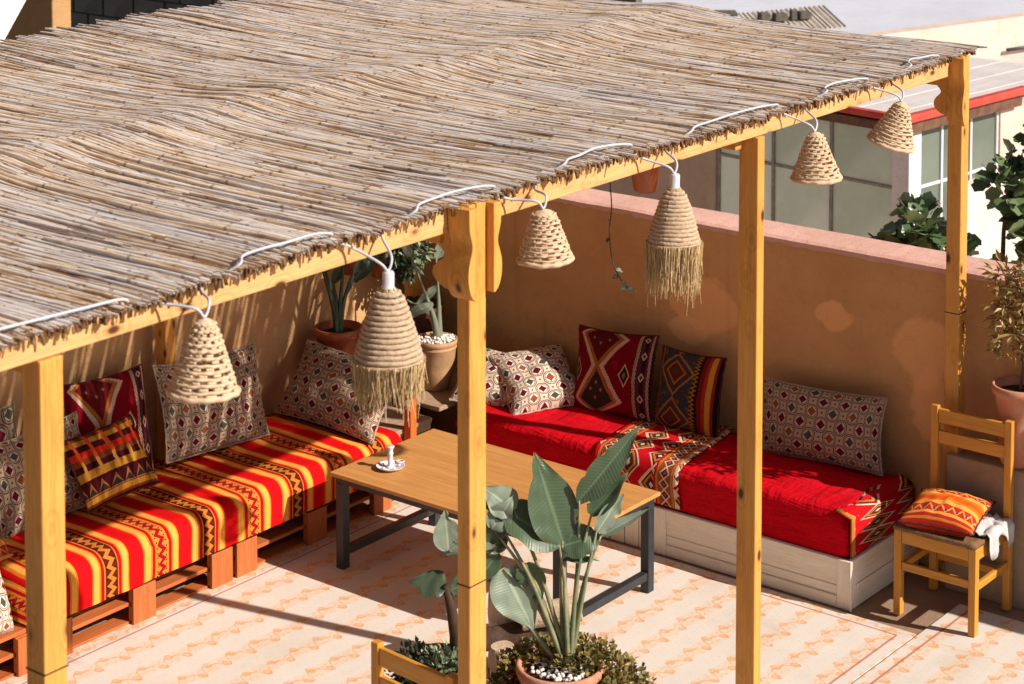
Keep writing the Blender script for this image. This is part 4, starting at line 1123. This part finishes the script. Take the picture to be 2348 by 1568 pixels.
for k, (a, b, wd) in enumerate((((0,0,.37),(-.17,-.10,.50),.08), ((0,0,.37),(-.05,-.16,.44),.07), ((0,0,.37),(.12,-.12,.55),.07))):
    mb = MB(); blade(mb, a, b, wd, (-.2,-.4,.9), .1, .2, seed=k+4); q = obj('leaf', mb, M_BOPL, smooth=True, fix=False); q.parent = o
SM = [(.001,0),(.050,0),(.056,.06),(.066,.13),(.074,.135),(.074,.155),(.066,.156),(.06,.13),(0,.125)]
for k, (p, lab) in enumerate((((9.08,8.32,1.09),'small terracotta pot hung on the wall above the dark palm'), ((9.33,8.32,1.02),'small terracotta pot hung on the wall under trailing succulents'), ((9.36,7.92,.66),'little terracotta pot tucked behind the fringe lampshade'))):
    if k == 2: continue
    pot(SM, p, lab, M_TERRA2, soil=.128)
sc = thing('hanging_succulent', 'dense trailing succulent hung on the wall in the corner', 'plant', (9.36,8.24,1.20))
o = obj('foliage', leafcloud([((0,0,0),.13), ((.11,-.02,.03),.12), ((.02,-.06,-.09),.10), ((.18,0,.05),.10)], 900, .05, .9, .5, -.3, 12), M_DKLEAF); o.parent = sc
o = obj('foliage', leafcloud([((0,-.05,.02),.12), ((.10,-.07,-.02),.12)], 160, .055, .9, .45, -.3, 13), M_LTLEAF); o.parent = sc
# pot hanging under the roof with a trailing vine
HPp = (8.55,5.885,2.035)
hp = pot([(.001,0),(.052,0),(.058,.01),(.076,.13),(.084,.135),(.086,.155),(.080,.16),(.07,.13),(0,.125)], HPp, 'terracotta pot hanging from the roof in front of the windows', M_TERRA2, soil=.13)
for k in range(3):
    a = k*2.1+.3; o = obj('hanging_wire', MB().tube([(.082*math.cos(a),.082*math.sin(a),.15),(0,0,.56)], .0015, 5), M_DARKCORD); o.parent = hp
vn = thing('trailing_vine', 'thin vine trailing down from the hanging terracotta pot', 'plant', HPp)
P = smooth_path([(0,0,.14),(-.05,.09,.12),(-.06,.165,.07),(-.045,.17,-.10),(-.05,.18,-.22),(-.045,.165,-.36),(-.03,.13,-.45),(-.01,.09,-.50)], 8)
o = obj('stem', MB().tube(P, .0032, 5), M_DKLEAF, smooth=True); o.parent = vn
for k, f in enumerate((.10,.16,.22,.50,.62,.80,.85,.90,.94,.97,1.0)):
    p = P[min(len(P)-1, int(f*(len(P)-1)))]; mb = MB(); a = k*2.4; d = Vector((math.cos(a)*.7, math.sin(a)*.7, -.2)).normalized()*(.045 if k > 4 else .035)
    blade(mb, p, p+d, .026, (-.5,-.5,.6), .1, .2, 5, seed=k); o = obj('leaf', mb, M_BOPL if k > 4 else M_DKLEAF, fix=False); o.parent = vn

# ledge with potted shrub behind the chair
lg = obj('masonry_ledge', MB().box((9.535,2.6,.0),(9.748,4.745,.69)), m_plaster('grey_render', (.40,.29,.19), (.32,.22,.14)), fix=False); 
b = lg.modifiers.new('bevel', 'BEVEL'); b.width = .012; b.segments = 2
tag(lg, 'rendered masonry ledge running along the wall behind the yellow chair', 'ledge')
PS = (9.632,4.395,.691)
pot([(.001,0),(.085,0),(.092,.02),(.112,.22),(.122,.35),(.134,.355),(.138,.372),(.138,.395),(.126,.40),(.116,.36),(0,.35)], PS, 'pinkish terracotta pot on the ledge behind the chair', M_TERRA, soil=.362)
sh = thing('potted_shrub', 'leggy shrub with dry ochre leaves in the pot on the ledge', 'plant', PS)
stem = [(0,0,.36),(.01,-.01,.52),(-.01,.0,.70),(.01,-.02,.86)]
o = obj('stem', MB().tube(smooth_path(stem, 5), .008, 7), M_BARK, smooth=True); o.parent = sh
brs = []
rd = random.Random(4)
for k in range(16):
    z = .56+.38*k/15; a = k*2.4; L = rd.uniform(.05,.12); e = (L*math.cos(a)-.01, L*math.sin(a), z+rd.uniform(.02,.08)); brs.append((e, .07))
    o = obj('twig', MB().tube([(0,0,z-.05), e], [.004,.002], 5), M_BARK); o.parent = sh
o = obj('foliage', leafcloud(brs+[((0,0,.90),.09)], 620, .075, .9, .30, -.1, 3), M_SHRUB); o.parent = sh

# fig tree outside the wall
fg = thing('fig_tree', 'dark leaved fig tree growing outside the wall by the windows', 'tree', (11.45,5.30,-4.0))
F0 = Vector((11.45,5.30,-4.0))
def fp(p): return tuple(Vector(p)-F0)
mb = MB(); mb.tube([(0,0,0),(.05,.05,1.8),(-.05,.02,3.4),(0,.02,4.6)], [.12,.10,.07,.05], 10); o = obj('trunk', mb, M_BARK, smooth=True); o.parent = fg
cen = []; rd = random.Random(11)
LIM = [((11.25,5.80,1.34),.15), ((11.36,5.66,1.20),.14), ((11.20,5.92,1.16),.11), ((11.55,5.36,1.60),.16), ((11.68,5.20,1.75),.20), ((11.78,5.05,1.50),.22), ((11.62,5.22,1.35),.17), ((11.85,5.00,1.95),.18), ((11.60,5.10,1.12),.22), ((11.50,5.32,1.00),.15), ((11.9,4.8,1.7),.28), ((11.7,4.85,1.2),.25), ((12.0,4.7,2.05),.22), ((11.95,5.02,2.22),.12)]
mb = MB()
for c, r in LIM:
    c = Vector(c); s = Vector((11.47,5.30,.55)); m_ = s.lerp(c, .5)+Vector((rd.gauss(0,.05), rd.gauss(0,.05), .10))
    mb.tube(smooth_path([fp(s), fp(m_), fp(c), fp(c+(c-m_)*.5)], 4), [.020-.0012*i for i in range(13)], 6)
o = obj('limbs', mb, M_BARK, smooth=True); o.parent = fg
o = obj('crown', leafcloud([(fp(c), r) for c, r in LIM], 1050, .088, .9, .74, .25, 14, lobes=1), M_FIG); o.parent = fg

# ------------------------------------------------------------------ glazed veranda next door
A = .113; E2 = Vector((math.cos(A), -math.sin(A), 0)); E1 = Vector((math.sin(A), math.cos(A), 0)); Q0 = Vector((12.48,6.50,0))
MQ = Matrix(((E2.x, E1.x, 0, Q0.x), (E2.y, E1.y, 0, Q0.y), (0,0,1,0), (0,0,0,1)))      # local x along facade 2, y along facade 1
M_WPAINT = m_plaster('white_column_paint', (.70,.68,.70), (.60,.56,.56)); M_MULL = m_plain('mullion_grey', (.30,.27,.24), .6, .3, 20)
M_MULLW = m_plain('mullion_white', (.70,.70,.70), .5, .15, 20); M_GLASS = m_glass('shaded_green_glass'); M_GLASSB = m_glass('sunlit_green_glass', (.085,.11,.085), (.16,.19,.155)); M_REDTR = m_plain('red_eave_paint', (.60,.075,.05), .6, .3, 12)  # light put into the pane tints: shaded facade lightened, sunlit facade darkened
M_FASC = m_plain('brown_fascia', (.17,.085,.05), .6, .4, 14); M_RFW = m_plain('white_roof_sheet', (.66,.60,.57), .7, .12, 3, .2)
M_PINKW = m_plaster('pale_pink_render', (.70,.56,.48), (.62,.47,.39)); M_BEIGE = m_plaster('beige_render', (.46,.34,.26), (.38,.27,.20))
vr = thing('glazed_veranda', 'neighbouring veranda with green glass panes and a red edged roof', 'veranda', tuple(Q0))
vr.matrix_world = MQ; bpy.context.view_layer.update()
def VB(name, a, b, mat, bevel=.003):
    c = [(p+q)/2 for p, q in zip(a, b)]; mb = MB().box([p-q for p, q in zip(a, c)], [p-q for p, q in zip(b, c)])
    o = obj(name, mb, mat, None, bevel=bevel, fix=False); o.parent = vr; o.location = c; return o
VB('column', (-.01,-.01,-4.0),(.135,.125,1.60), M_WPAINT, .006)
# facade 1 (runs along local y)
ys = [.135,.640,1.132,1.615]
for i in range(3):
    VB('pane', (.035,ys[i]+.012,1.212),(.041,ys[i+1]-.012,1.60), M_GLASS, 0); VB('pane', (.035,ys[i]+.012,.50),(.041,ys[i+1]-.012,1.190), M_GLASS, 0)
    VB('glazing_bar', (.025,ys[i]+.012,1.1905),(.05,ys[i+1]-.012,1.2115), M_MULL)
for y in ys[1:]: VB('mullion', (.02,y-.0115,.50),(.055,y+.0115,1.60), M_MULL)
VB('wall', (.0,1.628,-4.0),(.25,3.6,1.60), M_BEIGE); VB('wall', (.0,.126,-4.0),(.12,1.627,.499), M_BEIGE)
# facade 2 (runs along local x)
xs_ = [.136,.418,.770,1.100]
for i in range(3):
    VB('pane', (xs_[i]+.012,.03,1.212),(xs_[i+1]-.012,.036,1.60), M_GLASSB, 0); VB('pane', (xs_[i]+.012,.03,.76),(xs_[i+1]-.012,.036,1.190), M_GLASSB, 0)
    VB('glazing_bar', (xs_[i]+.0125,.02,1.1905),(xs_[i+1]-.0125,.05,1.2115), M_MULLW)
for x_ in xs_[1:]: VB('mullion', (x_-.012,.015,.76),(x_+.012,.055,1.60), M_MULLW)
VB('wall', (.136,.0,-4.0),(1.112,.22,.757), M_PINKW); VB('wall', (1.1125,.0,-4.0),(3.2,.22,1.60), M_PINKW)
VB('fascia', (-.06,-.055,1.6005),(1.30,-.025,1.68), M_FASC); VB('fascia', (-.09,-.055,1.6005),(-.0605,2.2,1.66), M_FASC)
VB('red_edge', (-.12,-.085,1.6805),(1.34,-.020,1.735), M_REDTR, .01); VB('red_edge', (-.12,-.0195,1.6805),(-.055,2.2,1.725), M_REDTR, .01)
for k in range(16): VB('roof_sheet', (-.054+.001*k,-.019+k*.135,1.690+.002*(k%2)),(2.2,-.019+k*.135+.134,1.712+.002*(k%2)), M_RFW, .004)
VB('wall', (.27,.23,-4.0),(2.15,2.1,1.50), M_BEIGE)
VB('bounce_slab', (-2.45,-4.0,-4.0),(-.001,3.6,.12), m_plaster('bounce_plaster', (.74,.66,.58), (.68,.60,.52)), .01)  # pale slab added to bounce sunlight onto the shaded panes
VB('bounce_slab', (.0005,-4.0,-4.0),(3.2,-.001,.10), bpy.data.materials['bounce_plaster'], .01)  # the added bounce slab carried on before the other facade

# roofs further back
nb = thing('neighbour_roof', 'flat pale roof terrace with pink parapet beyond the veranda', 'roof terrace', (17.5,9,-4.0))
def NB(name, a, b, mat, M=None, bevel=.01):
    c = Vector([(p+q)/2 for p, q in zip(a, b)]); mb = MB().box([p-q for p, q in zip(a, c)], [p-q for p, q in zip(b, c)])
    o = obj(name, mb, mat, None, bevel=bevel, fix=False); o.matrix_world = (M or Matrix()) @ Matrix.Translation(c)
    return o
def par(o, p): 
    mw = o.matrix_world.copy(); o.parent = p; o.matrix_parent_inverse = Matrix.Translation(-Vector(p.location)); return o
M_RBLUE = m_plain('bluish_whitewash', (.60,.61,.66), .8, .08, 1.2, .15)
o = obj('roof_slab', MB().prism([(13.0,8.8),(15.4,9.1),(19.6,7.86),(19.6,2.5),(14.9,2.5),(14.9,6.0),(13.0,6.4)], -3.9, 1.15, 'xy'), m_plaster('pale_terrace_render', (.72,.60,.54), (.66,.52,.45))); par(o, nb)
par(NB('roof_slab', (14.0,9.35,-3.9),(60,60,.83), M_RBLUE), nb)
MR = Matrix.Translation((15.4,9.12,0)) @ Matrix.Rotation(R(-16.4), 4, 'Z')
par(NB('parapet', (.0,.0,-3.0),(5.2,.18,1.50), M_PINKW, MR), nb)
par(NB('dark_strip', (-.36,-.06,1.1505),(.36,.06,1.162), m_plain('dark_strip_grey', (.12,.11,.10), .9, .2, 6), Matrix.Translation((16.55,7.95,0)) @ Matrix.Rotation(R(-80), 4, 'Z')), nb)  # flat dark strip lying on the pale terrace
o = obj('drain_pipe', MB().tube([MR @ Vector((2.60,-.05,1.225)), MR @ Vector((3.1,-.05,1.225))], .016, 10), M_DARKCORD, smooth=True); par(o, nb)
# wire loop and drain pipe on that terrace
P = smooth_path([(16.9,7.85,1.18),(16.6,7.6,1.17),(16.9,7.3,1.17),(17.3,7.35,1.20),(17.3,7.75,1.18),(16.8,7.9,1.17)], 6)
o = obj('wire', MB().tube(P, .006, 5), M_DARKCORD, smooth=True); tag(o, 'loop of thin wire lying on the pale terrace beyond the corner post', 'wire')
# rooftop shelter with bricks on it
MS = Matrix.Translation((18.75,11.35,-.12)) @ Matrix.Rotation(R(-38), 4, 'Z')
sht = thing('rooftop_shelter', 'small corrugated iron shelter on the far roof', 'shelter', (18.75,11.35,.95))
mb = MB(); P = []
for i in range(2):
    row = []
    for j in range(61):
        q = j/60; row.append(MS @ Vector((-.25+.95*q, -.30+.62*i, 1.12+.010*math.sin(j*1.9)+.13*i+.05*q)))
    P.append(row)
o = obj('corrugated_sheet', mb.grid(P), m_plain('sheet_iron', (.62,.54,.46), .6, .2, 5), fix=False); sm_ = o.modifiers.new('t', 'SOLIDIFY'); sm_.thickness = .008; par(o, sht)
par(NB('wall', (-.10,.08,.951),(.42,.22,1.10), M_BEIGE, MS), sht); par(NB('wall', (.30,-.22,.951),(.42,.079,1.115), M_PINKW, MS), sht)
M_GREYB = m_plain('grey_block', (.13,.115,.09), .95, .3, 14, .4)
def blk(name, a, b, lab, cat, grp=None):
    o = NB(name, a, b, M_GREYB, MS, .006); tag(o, lab, cat, grp); return o
blk('concrete_block', (-.13,-.06,1.205),(-.03,.06,1.30), 'leftmost grey block weighing down the corrugated shelter', 'block', 'blocks on the shelter roof')
blk('concrete_block', (.03,-.06,1.21),(.16,.06,1.29), 'middle grey block on the corrugated shelter', 'block', 'blocks on the shelter roof')
blk('concrete_block', (.30,-.06,1.225),(.42,.06,1.30), 'rightmost grey block on the corrugated shelter', 'block', 'blocks on the shelter roof')
blk('clay_jar', (.21,-.04,1.218),(.27,.03,1.32), 'small dark jar between the blocks on the shelter', 'jar')
wt = thing('water_box', 'grey concrete water box with a square hole beside the shelter', 'water box', (18.45,11.85,.95))
MW = Matrix.Translation((18.45,11.80,-.08)) @ Matrix.Rotation(R(-52), 4, 'Z')
for a, b in (((-.15,-.10,.951),(-.03,.10,1.23)), ((.03,-.10,.951),(.15,.10,1.23)), ((-.0295,-.10,.951),(.0295,.10,1.12)), ((-.0295,-.10,1.17),(.0295,.10,1.23))): par(NB('wall', a, b, M_GREYB, MW, .003), wt)
par(NB('lid', (-.19,-.13,1.231),(.19,.13,1.26), M_GREYB, MW, .004), wt); par(NB('back', (-.0290,.08,1.1205),(.0290,.095,1.1695), M_DARKCORD, MW, 0), wt)

# top left: pillar, sloping parapet and block wall
pi = thing('garden_pillar', 'ochre plastered pillar rising behind the back left edge of the roof', 'pillar', (9.68,11.80,-4))
par(NB('shaft', (9.62,11.62,-4.0),(9.79,12.40,4.6), m_plaster('pillar_plaster', (.46,.27,.12), (.38,.21,.09))), pi)
mb = MB().prism([(8.40,1.36),(8.668,1.722),(8.96,2.115),(9.184,2.41),(9.298,2.576),(10.6,4.6),(7.0,4.6),(7.0,1.36)], 11.36, 11.5, 'xz'); o = obj('stair_parapet', mb, m_plaster('white_stair_plaster', (.76,.68,.63), (.70,.62,.57)))
tag(o, 'whitewashed sloping stair parapet at the top left corner', 'parapet')
bw = thing('block_wall', 'shaded grey concrete block wall behind the back edge of the reed roof', 'wall', (13.6,12.5,-4))
M_BLK = m_plain('concrete_blocks', (.16,.155,.125), .95, .25, 3, .4)
par(NB('wall_core', (13.62,9.6,-4.0),(13.9,17.5,4.8), m_plain('mortar', (.12,.117,.098), .95, .2, 5)), bw)
bmesh_ = None
for r_ in range(12):
    for c_ in range(17):
        y_ = 9.65+c_*.43+(r_%2)*.21; z_ = 1.25+r_*.215
        if abs(y_-13.05) < .25 or abs(y_-10.6) < .28: continue
        if bmesh_ is None:
            bmesh_ = MB().box((-.02,-.20,-.10),(.02,.20,.10)).mesh('block'); bmesh_.materials.append(M_BLK)
        o = bpy.data.objects.new('block', bmesh_); COL.objects.link(o); o.location = (13.605+random.uniform(0,.006), y_, z_); par(o, bw)
for yy in (13.05, 10.6): par(NB('shutter', (13.60,yy-.16,.6),(13.615,yy+.16,4.0), m_plain('dark_shutter', (.05,.055,.055), .6, .2, 6)), bw)
